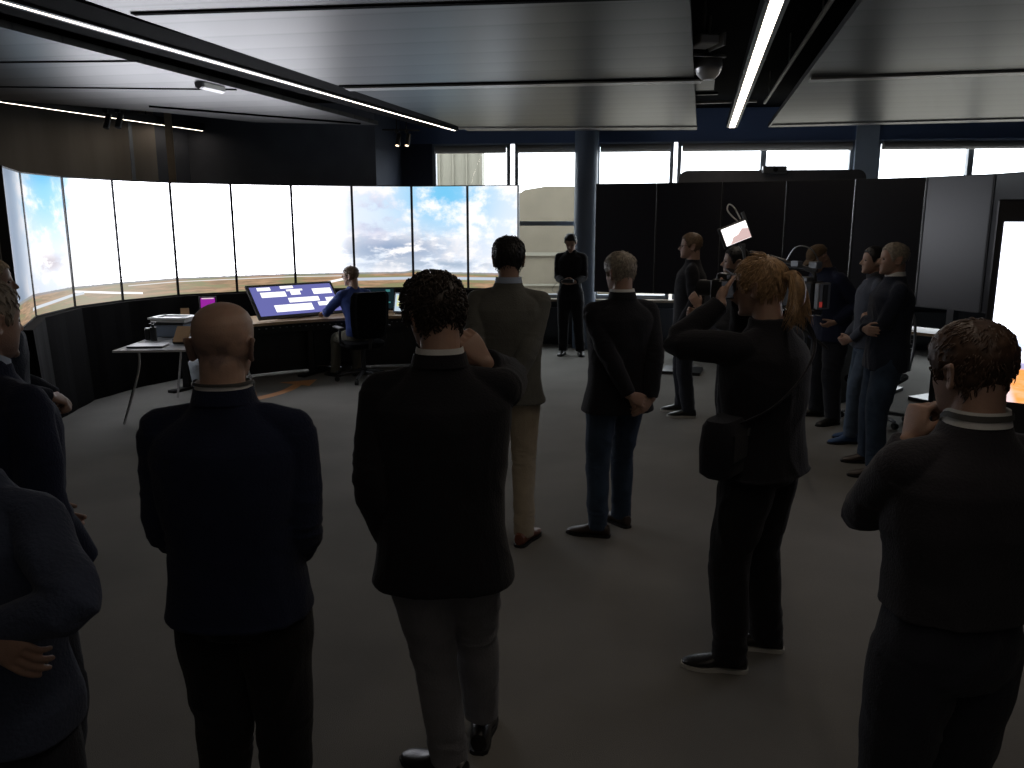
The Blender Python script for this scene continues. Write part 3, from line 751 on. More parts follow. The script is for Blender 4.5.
# ------------------------------------------------------------------ office chair
def office_chair(loc_, rz, label):
    e = empty('office_chair', loc_, rz, label, 'chair', 'office chairs')
    mb = MB(); mb.cyl((0, 0, .10), (0, 0, .42), .03, 16); mb.cyl((0, 0, .07), (0, 0, .16), .05, 16); mb.build('gas_lift', M['black_metal'], e, True)
    for k in range(5):
        a = k * 2 * math.pi / 5 + .3; c, s = math.cos(a), math.sin(a)
        mb = MB(); mb.tube([(0, 0, .12), (c * .16, s * .16, .105), (c * .32, s * .32, .075)], [.03, .024, .018], 10, flat=.8); l = mb.build('leg', M['black_plastic'], e, True)
        mb = MB(); mb.cyl((c * .33 - s * .022, s * .33 + c * .022, .031), (c * .33 + s * .022, s * .33 - c * .022, .031), .031, 16); mb.build('caster', M['rubber'], l, True)
    sup = [[Vector((math.copysign(abs(math.cos(t)) ** .5, math.cos(t)) * w, math.copysign(abs(math.sin(t)) ** .5, math.sin(t)) * d_ + .02, z)) for t in [i * math.pi / 14 for i in range(28)]] for z, w, d_ in ((.42, .20, .19), (.44, .25, .24), (.49, .255, .245), (.51, .22, .21))]
    mb = MB(); mb.rings(sup); mb.build('seat', M['black_cloth'], e, True)
    rr_ = []
    for z, w, y in ((.56, .17, -.21), (.60, .22, -.235), (.75, .245, -.25), (.95, .25, -.26), (1.08, .245, -.285), (1.13, .21, -.295)):
        rr_.append([Vector((math.copysign(abs(math.cos(t)) ** .6, math.cos(t)) * w, y + math.sin(t) * .04 - .03 * (abs(math.cos(t)) < .7) * 1, z)) for t in [i * math.pi / 14 for i in range(28)]])
    mb = MB(); mb.rings(rr_); mb.build('backrest', M['black_cloth'], e, True)
    mb = MB(); mb.tube([(0, 0, .42), (0, -.22, .44), (0, -.27, .60)], .025, 10); mb.build('back_support', M['black_metal'], e, True)
    for sx in (-1, 1):
        mb = MB(); mb.tube([(sx * .22, 0, .45), (sx * .30, -.02, .52), (sx * .30, -.02, .66)], .016, 8); mb.box((sx * .30, .02, .68), (.07, .25, .03), bev=.008); mb.build('armrest', M['black_plastic'], e, True)
    return e
CH = Vector((-1.86, 10.12, 0))
office_chair(CH, math.radians(32), 'black high backed office chair with the seated operator')

# mesh chair and desk behind the two men in profile
e = empty('office_chair', (3.62, 7.98, 0), math.radians(140), 'mesh backed office chair behind the man in navy sweater', 'chair', 'office chairs')
mb = MB(); mb.cyl((0, 0, .05), (0, 0, .42), .03, 14); mb.build('gas_lift', M['black_metal'], e, True)
for k in range(5):
    a = k * 2 * math.pi / 5; c, s = math.cos(a), math.sin(a)
    mb = MB(); mb.tube([(0, 0, .11), (c * .3, s * .3, .07)], [.028, .018], 8); l = mb.build('leg', M['grey_metal'], e, True)
    mb = MB(); mb.cyl((c * .31 - s * .02, s * .31 + c * .02, .03), (c * .31 + s * .02, s * .31 - c * .02, .03), .03, 14); mb.build('caster', M['rubber'], l, True)
mb = MB(); mb.box((0, .02, .45), (.48, .46, .07), bev=.02); mb.build('seat', M['black_cloth'], e)
mb = MB()
for i in range(9):
    for j in range(12):
        x = -.20 + i * .05; z = .55 + j * .045; y = -.24 - .06 * math.sin((z - .5) * 3) + .25 * x * x * 4 * .3
        mb.box((x, y, z), (.05, .008, .008)); mb.box((x, y, z), (.008, .008, .045))
mb.build('mesh_back', M['grey_metal'], e)
fr_, _ = catmull([(-.23, -.22, .52), (-.24, -.29, .8), (-.2, -.27, 1.08), (0, -.27, 1.12), (.2, -.27, 1.08), (.24, -.29, .8), (.23, -.22, .52), (0, -.24, .49), (-.23, -.22, .52)], [1] * 9, 4)
mb = MB(); mb.tube(fr_, .014, 8); mb.build('back_frame', M['grey_metal'], e, True)
e = empty('side_desk', (4.05, 8.55, 0), math.radians(-52), 'small side desk under the unlit displays behind the men', 'desk')
mb = MB(); mb.box((0, 0, .86), (1.1, .42, .03)); mb.build('desktop', M['wood'], e)
for x in (-.5, .5):
    mb = MB(); mb.box((x, 0, .42), (.05, .4, .84)); mb.build('leg', M['black_metal'], e)
e = empty('headset', (3.95, 8.62, .876), 0, 'black headset lying on the side desk', 'headset')
mb = MB(); q, _ = catmull([(-.09, 0, .03), (-.08, 0, .10), (0, 0, .15), (.08, 0, .10), (.09, 0, .03)], [1] * 5, 4); mb.tube(q, .010, 8); mb.build('headband', M['black_plastic'], e, True)
for x in (-.09, .09):
    mb = MB(); mb.cyl((x - .02, 0, .035), (x + .02, 0, .035), .035, 14); mb.build('ear_cup', M['black_plastic'], e, True)
e = empty('equipment_case', (3.72, 9.15, 0), .1, 'black equipment case on the carpet right of the bending man', 'case')
mb = MB(); mb.box((0, 0, .15), (.34, .34, .28), bev=.02); mb.build('body', M['black_plastic'], e)
mb = MB(); mb.box((0, -.175, .2), (.12, .02, .02)); mb.build('handle', M['grey_metal'], e)
e = empty('equipment_case', (4.15, 7.55, 0), .4, 'low dark case on the carpet beneath the mesh chair', 'case')
mb = MB(); mb.box((0, 0, .12), (.36, .30, .22), bev=.02); mb.build('body', M['black_plastic'], e)
mb = MB(); mb.box((0, -.155, .16), (.12, .02, .02)); mb.build('handle', M['grey_metal'], e)
e = empty('floor_mat', (3.85, 7.1, 0), .2, 'thin black mat with a pale edge on the carpet by the profile men', 'mat')
mb = MB(); mb.box((0, 0, .006), (.55, .30, .012)); mb.build('sheet', M['rubber'], e)
mb = MB(); mb.box((0, .155, .006), (.55, .014, .014)); mb.build('edge', M['white_plastic'], e)
for k, (x, y, rz, lb) in enumerate(((3.05, 9.35, .1, 'flat grey cable cover on the carpet, farther one beside the bending man'), (2.95, 8.85, .05, 'flat grey cable cover on the carpet, nearer one beside the bending man'))):
    e = empty('cable_cover', (x, y, 0), rz, lb, 'cable cover', 'cable covers near the tripod')
    mb = MB(); mb.rings([[Vector((xx, -.07, 0)), Vector((xx, -.03, .02)), Vector((xx, .03, .02)), Vector((xx, .07, 0))] for xx in (-.5, .5)]); mb.build('ramp', M['black_metal'], e)
    mb = MB(); mb.box((0, 0, .022), (.98, .012, .004)); mb.build('strip', M['white_plastic'], e)

# ------------------------------------------------------------------ ceiling fittings
e = empty('emergency_light', (-2.78, 7.95, 3.22), math.atan2(dLL.y, dLL.x), 'emergency light with a ribbed clear cover in the left channel', 'light')
mb = MB(); mb.box((0, 0, .0), (.36, .12, .03)); mb.build('base', M['white_plastic'], e)
mb = MB(); mb.rings([[Vector((x, y * k, -z)) for y, z in ((-.055, .01), (-.045, .06), (0, .075), (.045, .06), (.055, .01))] for x, k in ((-.17, .8), (-.15, 1), (.15, 1), (.17, .8))], closed=True); mb.build('cover', M['lamp_metal'], e)
for k, (x, y, z, lb) in enumerate(((-4.62, 9.75, 3.16, 'black track spotlight, left one of the pair above the lit ring'), (-4.46, 9.70, 3.16, 'black track spotlight, right one of the pair above the lit ring'),
                                   (-1.56, 11.55, 3.12, 'glowing track spotlight, left one near the first window'), (-1.43, 11.55, 3.12, 'glowing track spotlight, right one near the first window'))):
    e = empty('track_spotlight', (x, y, z), .2, lb, 'spotlight', 'track spotlights')
    mb = MB(); mb.cyl((0, 0, .06), (0, 0, 3.62 - z), .008, 8); mb.build('rod', M['black_metal'], e)
    mb = MB(); mb.cyl((0, 0, .0), (0, 0, .06), .012, 8); mb.box((0, 0, .03), (.05, .05, .04)); mb.build('mount', M['black_metal'], e)
    mb = MB(); mb.cyl((.03, 0, -.01), (-.0, -.05, -.16), .032, 16, .034); mb.build('can', M['black_metal'], e, True)
    mb = MB(); mb.cyl((-.0, -.05, -.158), (-.001, -.052, -.164), .024, 14); mb.build('lamp', M['spot_on'] if k > 1 else M['black_plastic'], e)
mb = MB(); mb.box((-1.5, 11.55, 3.165), (.5, .03, .02), rz=.1); mb.build('light_track', M['black_metal'], None, label='short black light track carrying the glowing spotlights', cat='track')
# devices in the right channel
e = empty('sensor_box', (1.44, 6.55, 3.30), .22, 'small grey ceiling device box near the top of the right channel', 'sensor')
mb = MB(); mb.box((0, 0, 0), (.15, .22, .07), bev=.01); mb.build('housing', M['white_plastic'], e)
mb = MB(); mb.cyl((.0, 0, .03), (0, 0, .32), .01, 8); mb.box((.11, 0, 0), (.015, .26, .09)); mb.build('bracket', M['alu'], e)
e = empty('downlight', (1.62, 7.15, 3.22), .22, 'round chrome downlight with a flared reflector in the right channel', 'light')
mb = MB(); mb.tube([(0, 0, .06), (0, 0, .0), (0, 0, -.06), (0, 0, -.10)], [.11, .115, .09, .05], 24, round_ends=False); mb.build('reflector', M['lamp_metal'], e, True)
mb = MB(); mb.box((0, 0, .09), (.30, .04, .02)); mb.cyl((0, 0, .08), (0, 0, .4), .01, 8); mb.build('bracket', M['alu'], e)
e = empty('sensor_box', (1.63, 7.95, 3.33), .22, 'pale rectangular box beyond the chrome downlight', 'sensor')
mb = MB(); mb.box((0, 0, 0), (.22, .20, .05)); mb.build('housing', M['white_plastic'], e)
mb = MB(); mb.cyl((0, 0, .02), (0, 0, .3), .01, 8); mb.build('bracket', M['alu'], e)
e = empty('conduit', (0, 0, 0), 0, 'thin grey conduit beside the wide linear light', 'conduit')
mb = MB(); mb.tube([(1.98, 5.4, 3.34), (3.00, 10.2, 3.34)], .018, 8); mb.build('pipe', M['alu'], e, True)
for t in (.1, .5, .9):
    p = Vector((1.98, 5.4, 3.34)).lerp(Vector((3.0, 10.2, 3.34)), t)
    mb = MB(); mb.cyl(p, (p.x, p.y, 3.62), .006, 6); mb.build('hanger', M['alu'], e)
# dark service boxes and ducts in the void
for k, (x, y, w, l, z) in enumerate(((1.9, 9.2, .5, .7, 3.45), (1.55, 8.6, .3, .5, 3.5))):
    mb = MB(); mb.box((x, y, z), (w, l, .14), rz=-.22); mb.build('cable_duct', M['black_metal'], None, label=('wide' if k == 0 else 'narrow') + ' black service duct hanging in the right ceiling channel', cat='duct')
mb = MB(); mb.box((2.5, 10.6, 3.40), (1.0, .05, .03), rz=-.22); struct('trim_18', mb, M['alu'])
mb = MB(); mb.box((2.05, 10.3, 3.45), (.8, .04, .03), rz=-.22); struct('trim_19', mb, M['black_metal'])
# ------------------------------------------------------------------ people
def skin_mat(name, col):
    m = mat(name, col, .55, noise=.08, nscale=25, bump=.12, bscale=220)
    nt = m.node_tree; N = nt.nodes; L = nt.links; b = N['Principled BSDF']
    src = b.inputs['Base Color'].links[0].from_socket
    at = N.new('ShaderNodeAttribute'); at.attribute_name = 'tone'
    x = N.new('ShaderNodeMix'); x.data_type = 'RGBA'; L.new(at.outputs['Fac'], x.inputs[0]); L.new(src, x.inputs[6])
    x.inputs[7].default_value = (col[0] * .38, col[1] * .40, col[2] * .48, 1)
    n = N.new('ShaderNodeTexNoise'); n.inputs['Scale'].default_value = 380
    mu = N.new('ShaderNodeMath'); mu.operation = 'MULTIPLY'; L.new(at.outputs['Fac'], mu.inputs[0]); L.new(n.outputs[0], mu.inputs[1])
    m2 = N.new('ShaderNodeMath'); m2.operation = 'MULTIPLY'; m2.inputs[1].default_value = 1.5; L.new(mu.outputs[0], m2.inputs[0]); L.new(m2.outputs[0], x.inputs[0])
    L.new(x.outputs[2], b.inputs['Base Color'])
    b.inputs['Subsurface Weight'].default_value = .12; b.inputs['Subsurface Radius'].default_value = (.012, .004, .002)
    return m
SK = skin_mat('skin', (.33, .205, .150, 1)); SKR = skin_mat('ruddy_skin', (.46, .30, .225, 1))
def cloth(name, col, b=.35, bs=140, n=.12): return mat(name, col, .9, noise=n, nscale=9, bump=b, bscale=bs, spec=.15, sheen=.08)
CL = dict(
    black=cloth('black_wool', (.013, .013, .016, 1)), navy=cloth('navy_wool', (.014, .019, .044, 1)), navyk=cloth('navy_knit', (.020, .025, .040, 1), .5, 90),
    bluegrey=cloth('blue_grey_knit', (.050, .062, .100, 1), .5, 90), charcoal=cloth('charcoal_cloth', (.028, .027, .032, 1)), olive=cloth('grey_green_cotton', (.125, .125, .112, 1)),
    greytr=cloth('grey_trouser_wool', (.20, .20, .215, 1)), beige=cloth('beige_chino', (.42, .36, .27, 1)), jeans=cloth('blue_denim', (.034, .054, .088, 1), .5, 200, .25),
    jeansl=cloth('faded_blue_denim', (.070, .098, .140, 1), .5, 200, .25), blacktr=cloth('black_trouser_cloth', (.011, .011, .013, 1)), darktr=cloth('dark_slate_trousers', (.022, .024, .032, 1)),
    blue=cloth('royal_blue_shirt_cloth', (.035, .060, .20, 1)), olivetr=cloth('khaki_trousers', (.12, .11, .08, 1)), grey=cloth('grey_tee_cloth', (.055, .058, .066, 1)), slate=cloth('slate_blue_jacket', (.06, .07, .095, 1)),
    white=cloth('white_shirt_cotton', (.62, .62, .60, 1), .15), ltblue=cloth('light_blue_shirt_cotton', (.36, .43, .55, 1), .15))
LE = dict(black=mat('black_leather', (.012, .011, .011, 1), .35, bump=.1, bscale=90), brown=mat('brown_leather', (.16, .055, .03, 1), .4, noise=.1, nscale=20), dark=mat('dark_brown_leather', (.035, .022, .016, 1), .4),
          blue=mat('blue_suede', (.03, .07, .16, 1), .8))
def hairm(name, c): return mat(name, c, .5, noise=.35, nscale=60, spec=.4)
HA = dict(dark=hairm('dark_brown_hair', (.030, .021, .015, 1)), black=hairm('black_hair', (.010, .009, .009, 1)), grey=hairm('grey_brown_hair', (.25, .215, .17, 1)), blond=hairm('reddish_blond_hair', (.29, .18, .09, 1)),
          brown=hairm('warm_brown_hair', (.055, .030, .018, 1)), pale=hairm('pale_blond_hair', (.42, .33, .22, 1)), sandy=hairm('sandy_hair', (.13, .085, .05, 1)))

HP = np.array([  # z, half width, front, back
    (.000, .022, .078, .000), (.012, .040, .090, .010), (.035, .054, .095, .028), (.060, .062, .094, .048), (.085, .068, .093, .066), (.110, .073, .092, .084),
    (.135, .0765, .092, .096), (.160, .078, .090, .101), (.185, .075, .083, .098), (.205, .066, .068, .086), (.222, .049, .046, .062), (.232, .028, .026, .034), (.236, .004, .004, .004)])
def head_r(z):
    return np.interp(z, HP[:, 0], HP[:, 1]), np.interp(z, HP[:, 0], HP[:, 2]), np.interp(z, HP[:, 0], HP[:, 3])
def head_pt(phi, z, infl=0.0):
    """phi 0 = face, pi = back of the head; z above the chin"""
    w, f, b = head_r(z)
    c, s = np.cos(phi), np.sin(phi)
    d = np.where(c > 0, f, b)
    n = 2.25
    x = np.sign(s) * np.abs(s) ** (2 / n) * w; y = np.sign(c) * np.abs(c) ** (2 / n) * d
    k = np.sqrt(x * x + y * y) + 1e-6
    up = np.clip((z - .15) / .086, 0, 1) ** 1.5
    return x * (1 + infl * (1 - .55 * up) / k), y * (1 + infl * (1 - .55 * up) / k), z + infl * up

def hairline(style):
    if style == 'fringe': xs = [0, 35, 62, 80, 98, 112, 135, 180]; zs = [.155, .160, .150, .095, .135, .085, .055, .035]
    elif style == 'receding': xs = [0, 35, 60, 80, 98, 112, 135, 180]; zs = [.205, .215, .17, .10, .140, .085, .055, .040]
    elif style == 'cap': xs = [0, 180]; zs = [.165, .14]
    else: xs = [0, 35, 62, 80, 98, 112, 135, 180]; zs = [.185, .188, .16, .095, .138, .085, .050, .030]
    return lambda ph: np.interp(np.degrees(np.abs((ph + np.pi) % (2 * np.pi) - np.pi)), xs, zs)

def hair_mesh(mb, style, th, seed, tuft, tl, curl, hang=None):
    rnd = random.Random(seed); hl = hairline(style)
    nphi, nz = 72, 44
    zs = np.concatenate([np.linspace(.02, .2, 30), np.linspace(.206, .236, nz - 30)])
    base = len(mb.v)
    rings = []
    for z in zs:
        ph = np.arange(nphi) / nphi * 2 * np.pi
        t = np.clip((z - hl(ph)) / .014 + .5, 0, 1); t = t * t * (3 - 2 * t)
        nn = vnoise(np.stack([np.sin(ph) * 4, np.cos(ph) * 4, np.full_like(ph, z * 40)], 1), seed)
        infl = -.010 + t * (.010 + th * (1 + .22 * nn))
        x, y, zz = head_pt(ph, np.full(nphi, z), infl)
        rings.append([Vector((x[i], y[i], zz[i])) for i in range(nphi)])
    mb.rings(rings)
    def tufts(out):
        for k in range(tuft):
            ph = rnd.uniform(-math.pi, math.pi); z = rnd.uniform(.05, .2355) if rnd.random() < .75 else rnd.uniform(.20, .2355)
            if z < float(hl(np.array([ph]))[0]) + .004: continue
            e = 1e-3
            def P(a, zz, i): 
                x, y, z_ = head_pt(np.array([a]), np.array([zz]), np.array([i])); return Vector((x[0], y[0], z_[0]))
            p = P(ph, z, th * .8); nrm = (P(ph, z, th + .01) - p).normalized()
            crown = Vector((0, -.055, .235)); f = p - crown
            f -= nrm * f.dot(nrm)
            if f.length < 1e-4: continue
            f.normalize(); side = nrm.cross(f)
            f = (f + side * rnd.uniform(-.4 - curl, .4 + curl)).normalized()
            L_ = min(tl * rnd.uniform(.6, 1.3), max(z - float(hl(np.array([ph]))[0]), 0) * 1.0 + .010); h = (.0015 + curl * .010) * rnd.uniform(.3, 1.5)
            q = [p - nrm * .003, p + f * L_ * .35 + nrm * (h + .001), p + f * L_ * .7 + nrm * h * .8 + side * curl * .012 * rnd.uniform(-1, 1), p + f * L_ - nrm * (.002 if curl < .5 else -.004 * rnd.random())]
            r = .0022 * (1.2 if curl > .5 else 1)
            out.tube(q, [r, r, r * .8, .0003], 4, round_ends=False)
    return tufts

def hand(mb, W, fd, bd, side, curl=.35, spread=1.0, thumb=.0, k=1.0):
    """fused palm, four fingers and a thumb. fd: finger direction, bd: back-of-hand direction; side +1 right, -1 left"""
    Y = Vector(fd).normalized(); Z = Vector(bd); Z = (Z - Y * Z.dot(Y)).normalized(); X = Y.cross(Z) * -1   # thumb side for the right hand seen from the back is -X'
    X = X * (-side) * -1
    X = (Y.cross(Z)) * (-side)
    T = lambda x, y, z: Vector(W) + (X * x + Y * y + Z * z) * k
    # palm
    rs = []
    for y, w, t, xo in ((-.02, .025, .019, 0), (.01, .028, .018, .001), (.035, .036, .0165, .003), (.06, .041, .0145, .002), (.085, .040, .0125, .0), (.097, .036, .009, 0)):
        rs.append([T(xo + math.copysign(abs(math.cos(a)) ** .75, math.cos(a)) * w, y, math.copysign(abs(math.sin(a)) ** .8, math.sin(a)) * t) for a in [i * math.pi / 10 for i in range(20)]])
    mb.rings(rs)
    for i, (x0, ls, r) in enumerate(((.031, (.040, .024, .019), .0088), (.0105, (.044, .028, .020), .0091), (-.0105, (.041, .026, .019), .0087), (-.031, (.032, .019, .017), .0078))):
        c = curl * (1 + .12 * i); an = .10 + c * .75
        p = Vector((x0, .088, -.001)); fan = x0 * 1.6 * spread; pts = [p.copy() - Vector((0, .015, 0)), p.copy()]
        for j, l in enumerate(ls):
            d = Vector((math.sin(fan) * math.cos(an), math.cos(fan) * math.cos(an), -math.sin(an)))
            p = p + d * l; pts.append(p.copy()); an += c * (1.15 if j == 0 else .8)
        mb.tube([T(*q) for q in pts], [r * k * 1.05, r * k * 1.1, r * k, r * k * .95, r * k * .82], 10)
    t0 = Vector((.022, .022, -.006)); d1 = Vector((.62 - thumb * .3, .68, -.30 - thumb * .3)).normalized(); d2 = Vector((.30 - thumb * .5, .85, -.42 - curl * .4)).normalized(); d3 = Vector((.05 - thumb * .5, .85, -.40 - curl * .6)).normalized()
    q = [t0, t0 + d1 * .042, t0 + d1 * .042 + d2 * .032, t0 + d1 * .042 + d2 * .032 + d3 * .026]
    mb.tube([T(*p) for p in q], [.0145 * k, .0118 * k, .0100 * k, .0085 * k], 10)

def ik(A, B, l1, l2, pole):
    A, B = Vector(A), Vector(B); d = B - A; D = d.length
    if D > (l1 + l2) * .995:
        B = A + d.normalized() * (l1 + l2) * .995; d = B - A; D = d.length
    u = d.normalized(); x = (l1 * l1 - l2 * l2 + D * D) / (2 * D); h = math.sqrt(max(l1 * l1 - x * x, 0))
    p = Vector(pole); p = p - u * p.dot(u); p.normalize()
    return A + u * x + p * h, B

def wrinkle(amp, seed, fold=1.0, zs=16, centers=()):
    cs = [(np.array(c), r, a) for c, r, a in centers]
    def f(co):
        a = vnoise(co * np.array([6, 6, 5.0]), seed) * .9
        q = vnoise(co * np.array([9, 9, zs]) + vnoise(co * 4, seed + 3)[:, None] * 1.3, seed + 1)
        ridg = 1 - np.abs(q) * 2
        out = amp * (a * .8 + fold * .8 * ridg)
        for c, r, k in cs:
            w = np.exp(-(((co - c) ** 2).sum(1)) / (r * r))
            q2 = vnoise(co * np.array([14, 14, 34.0]), seed + 5)
            out = out + w * k * (1 - 2 * np.abs(q2))
        return out
    return f

def person(label, X, Y, yaw, H, group='visitors watching the demonstration', bulk=1.0, lean=(0, 0), twist=0, head=(0, 0, 0), head_off=(0, 0, 0), pelvis=(0, 0), pz=.95,
           feet=((-.11, 0, 8), (.11, 0, -8)), hands=None, knee=(0, 1, .1), top='black', hem=-.13, hemw=.0, topname='jacket', trousers='blacktr', shoes='black', sole=None, hair=None, skin=None,
           collar=None, jcollar=True, vox=.006, near=True, glasses=False, bald=0, shleg=.30, fitleg=1.0, arms_bare=False, sleeve_th=1.0, tails=None, seed=1, wfeet=None, collar_h=.042, lanyard=None, shoulder=1.0, fz=(0, 0), stub=0, headw=1.0):
    s = H / 1.80
    skin = skin or SK
    root = empty('person', (X, Y, 0), math.radians(yaw), label, 'person', None)
    if group: root['group'] = group
    lx, ly = lean; px, py = pelvis
    def spine(u):
        t = max(u, 0) / .55
        return Vector((px + lx * t ** 1.25, py + ly * t ** 1.25, pz + u * (1 if u < 0 else 1.045 * math.sqrt(max(1 - (lx * lx + ly * ly) / .36, .4)))))
    def tw(u): return math.radians(twist) * min(max(u, 0) / .5, 1.0)
    def ring(u, rx, ry, yo=0, n=2.3, cnt=36):
        c = spine(u); a = tw(u); out = []
        for i in range(cnt):
            t = 2 * math.pi * i / cnt; cx = math.copysign(abs(math.cos(t)) ** (2 / n), math.cos(t)) * rx; sy = math.copysign(abs(math.sin(t)) ** (2 / n), math.sin(t)) * ry + yo
            out.append(c + Vector((cx * math.cos(a) - sy * math.sin(a), cx * math.sin(a) + sy * math.cos(a), 0)))
        return out
    def at(u, x, y, z=0):
        a = tw(u); return spine(u) + Vector((x * math.cos(a) - y * math.sin(a), x * math.sin(a) + y * math.cos(a), z))
    B = bulk
    SH = {sd: at(.472, sd * .178 * shoulder * (1 + (B - 1) * .5), -.005, -.005) for sd in (-1, 1)}
    N0 = at(.56, 0, -.005); 
    hp = head
    HM = Matrix.Translation(at(.56, 0, .012) + Vector((0, 0, .022)) + Vector(head_off)) @ Matrix.Translation((0, -.02, .02)) @ Matrix.Rotation(math.radians(hp[0]), 4, 'Z') @ Matrix.Rotation(-math.radians(hp[1]), 4, 'X') @ Matrix.Rotation(math.radians(hp[2]), 4, 'Y') @ Matrix.Translation((0, .02, -.02)) @ Matrix.Diagonal((headw, headw, 1, 1))
    if wfeet:
        cy, sy_ = math.cos(math.radians(yaw)), math.sin(math.radians(yaw))
        feet = tuple((((fx - X) * cy + (fy - Y) * sy_) / s, (-(fx - X) * sy_ + (fy - Y) * cy) / s, fa - yaw) for fx, fy, fa in wfeet)
    # arms
    hd = hands or {}
    ARM = {}
    for sd in (-1, 1):
        h = hd.get(sd) or dict(w=(sd * .27, .03, .90), pole=(sd * .35, -1, 0))
        E_, W_ = ik(SH[sd], h['w'], .29, .255, h.get('pole', (sd, -1, -.3)))
        ARM[sd] = (E_, W_, h)
    LEG = {}
    for i, sd in enumerate((-1, 1)):
        fx, fy, fyaw = feet[i]
        hip = Vector((px + sd * .088, py, pz - .03)); an = Vector((fx, fy, .085 + fz[i]))
        kn = knee[i] if isinstance(knee[0], (tuple, list)) else knee
        K_, A_ = ik(hip, an, .425, .416, kn)
        LEG[sd] = (hip, K_, A_, fyaw)
    # ---- body (one continuous skin)
    b = MB()
    rs = [ring(u, rx * B, ry * B, yo) for u, rx, ry, yo in ((-.06, .13, .09, 0), (0, .145, .10, 0), (.10, .135, .095, 0), (.20, .13, .092, 0), (.34, .15, .105, 0), (.44, .155, .10, 0), (.50, .12, .075, 0), (.545, .06, .055, 0))]
    b.rings(rs)
    nb = at(.50, 0, -.012); nt_ = HM @ Vector((0, -.028, .075))
    nr = .058 * (1 + (B - 1) * .6)
    b.tube([nb, nb.lerp(nt_, .5) + Vector((0, -.004, 0)), nt_], [nr * 1.15, nr, nr * .98], 20)
    for sd in (-1, 1):
        b.tube([at(.49, sd * .05, -.01, .0), SH[sd]], [.045, .05], 12)
        E_, W_, h = ARM[sd]
        b.tube([SH[sd], SH[sd].lerp(E_, .5), E_, E_.lerp(W_, .35), W_.lerp(E_, .12), W_], [.050, .046, .038, .038, .027, .0255], 16)
        fd = h.get('fd') or (W_ - E_); bd = h.get('bd', (sd, 0, 0))
        if h.get('show', True):
            hand(b, W_, fd, bd, sd, h.get('curl', .4), thumb=h.get('thumb', 0))
        hip, K_, A_, fy_ = LEG[sd]
        b.tube([hip, hip.lerp(K_, .5), K_, K_.lerp(A_, .35), A_.lerp(K_, .1), A_], [.082, .07, .05, .048, .034, .034], 16)
        fdv = Vector((-math.sin(math.radians(fy_)), math.cos(math.radians(fy_)), 0))
        b.tube([A_ + Vector((0, 0, -.03)), A_ + fdv * .06 + Vector((0, 0, -.056)), A_ + fdv * .11 + Vector((0, 0, -.063))], [.026, .018, .012], 10)
    # head
    hv = MB(); nph = 64
    zz = np.concatenate([np.linspace(0, .2, 44), np.linspace(.204, .236, 12)])
    rings = []
    for z in zz:
        ph = np.arange(nph) / nph * 2 * np.pi
        x, y, z_ = head_pt(ph, np.full(nph, z))
        for sx in (-1, 1):   # eye sockets, cheeks, mouth line
            g = np.exp(-(((x - sx * .031) / .016) ** 2 + ((z - .118) / .012) ** 2)) * (y > 0); y = y - .011 * g
            g = np.exp(-(((x - sx * .040) / .016) ** 2 + ((z - .088) / .014) ** 2)) * (y > 0); y = y + .004 * g
        g = np.exp(-((z - .133) / .007) ** 2 - (x / .05) ** 2) * (y > 0); y = y + .004 * g
        g = np.exp(-((z - .054) / .0028) ** 2 - (x / .024) ** 2) * (y > 0); y = y - .003 * g
        g = np.exp(-((z - .036) / .006) ** 2 - (x / .03) ** 2) * (y > 0); y = y - .003 * g
        rings.append([Vector((x[i], y[i], z_[i])) for i in range(nph)])
    hv.rings(rings)
    hv.tube([(0, .086, .128), (0, .101, .106), (0, .112, .088)], [.008, .009, .0115], 10)
    hv.tube([(-.011, .099, .083), (.011, .099, .083)], .008, 8)
    hv.tube([(-.018, .088, .058), (0, .0945, .060), (.018, .088, .058)], [.003, .005, .003], 8); hv.tube([(-.016, .087, .0495), (0, .0935, .048), (.016, .087, .0495)], [.003, .006, .003], 8)
    hv.tube([(-.012, .082, .014), (.012, .082, .014)], .014, 8)
    for sx in (-1, 1):   # ears
        c = Vector((sx * .074, -.012, .108))
        pts = [c + Vector((sx * (.006 + .012 * (.6 - .4 * math.cos(t))), -.012 - .017 * math.sin(t * .5) , -.030 * math.cos(t) + .002)) for t in [i * math.pi / 6 for i in range(7)]]
        hv.tube([c + Vector((0, .004, -.022))] + [Vector(p) for p in pts] + [c + Vector((sx * .010, .006, .024)), c + Vector((sx * .004, .008, .006))], [.006, .007, .0065, .006, .0055, .0055, .006, .0065, .0055, .005], 8)
        hv.tube([c + Vector((sx * .001, -.006, -.018)), c + Vector((sx * .005, -.012, .018))], [.008, .010], 8)
    hv.xf(HM); b.add(hv.v, hv.f)
    b.scale(s)
    HMs = Matrix.Scale(s, 4) @ HM
    inv = np.array(HMs.inverted())
    hvox = vox * (.72 if near else .85)
    attr = None
    def tone(co):
        l = co @ inv[:3, :3].T + inv[:3, 3]
        out = np.zeros(len(co))
        if bald:
            backm = np.clip((-l[:, 1] + .05) / .05, 0, 1)
            low = np.exp(-((l[:, 2] - .105) / .036) ** 2)
            nz = np.clip(vnoise(l * 45, 4) * 1.2 + .4, 0, 1)
            out += 1.6 * bald * backm * low * np.clip(.35 + 1.1 * nz - np.abs(l[:, 0]) * 4, 0, 1)
        if stub:
            out += stub * np.clip((.075 - l[:, 2]) / .03, 0, 1) * np.clip((l[:, 1] + .03) / .03, 0, 1) * (l[:, 2] > -.02)
        return np.clip(out, 0, 1)
    voxel(b, 'body', skin, root, hvox, 2, attr=tone)
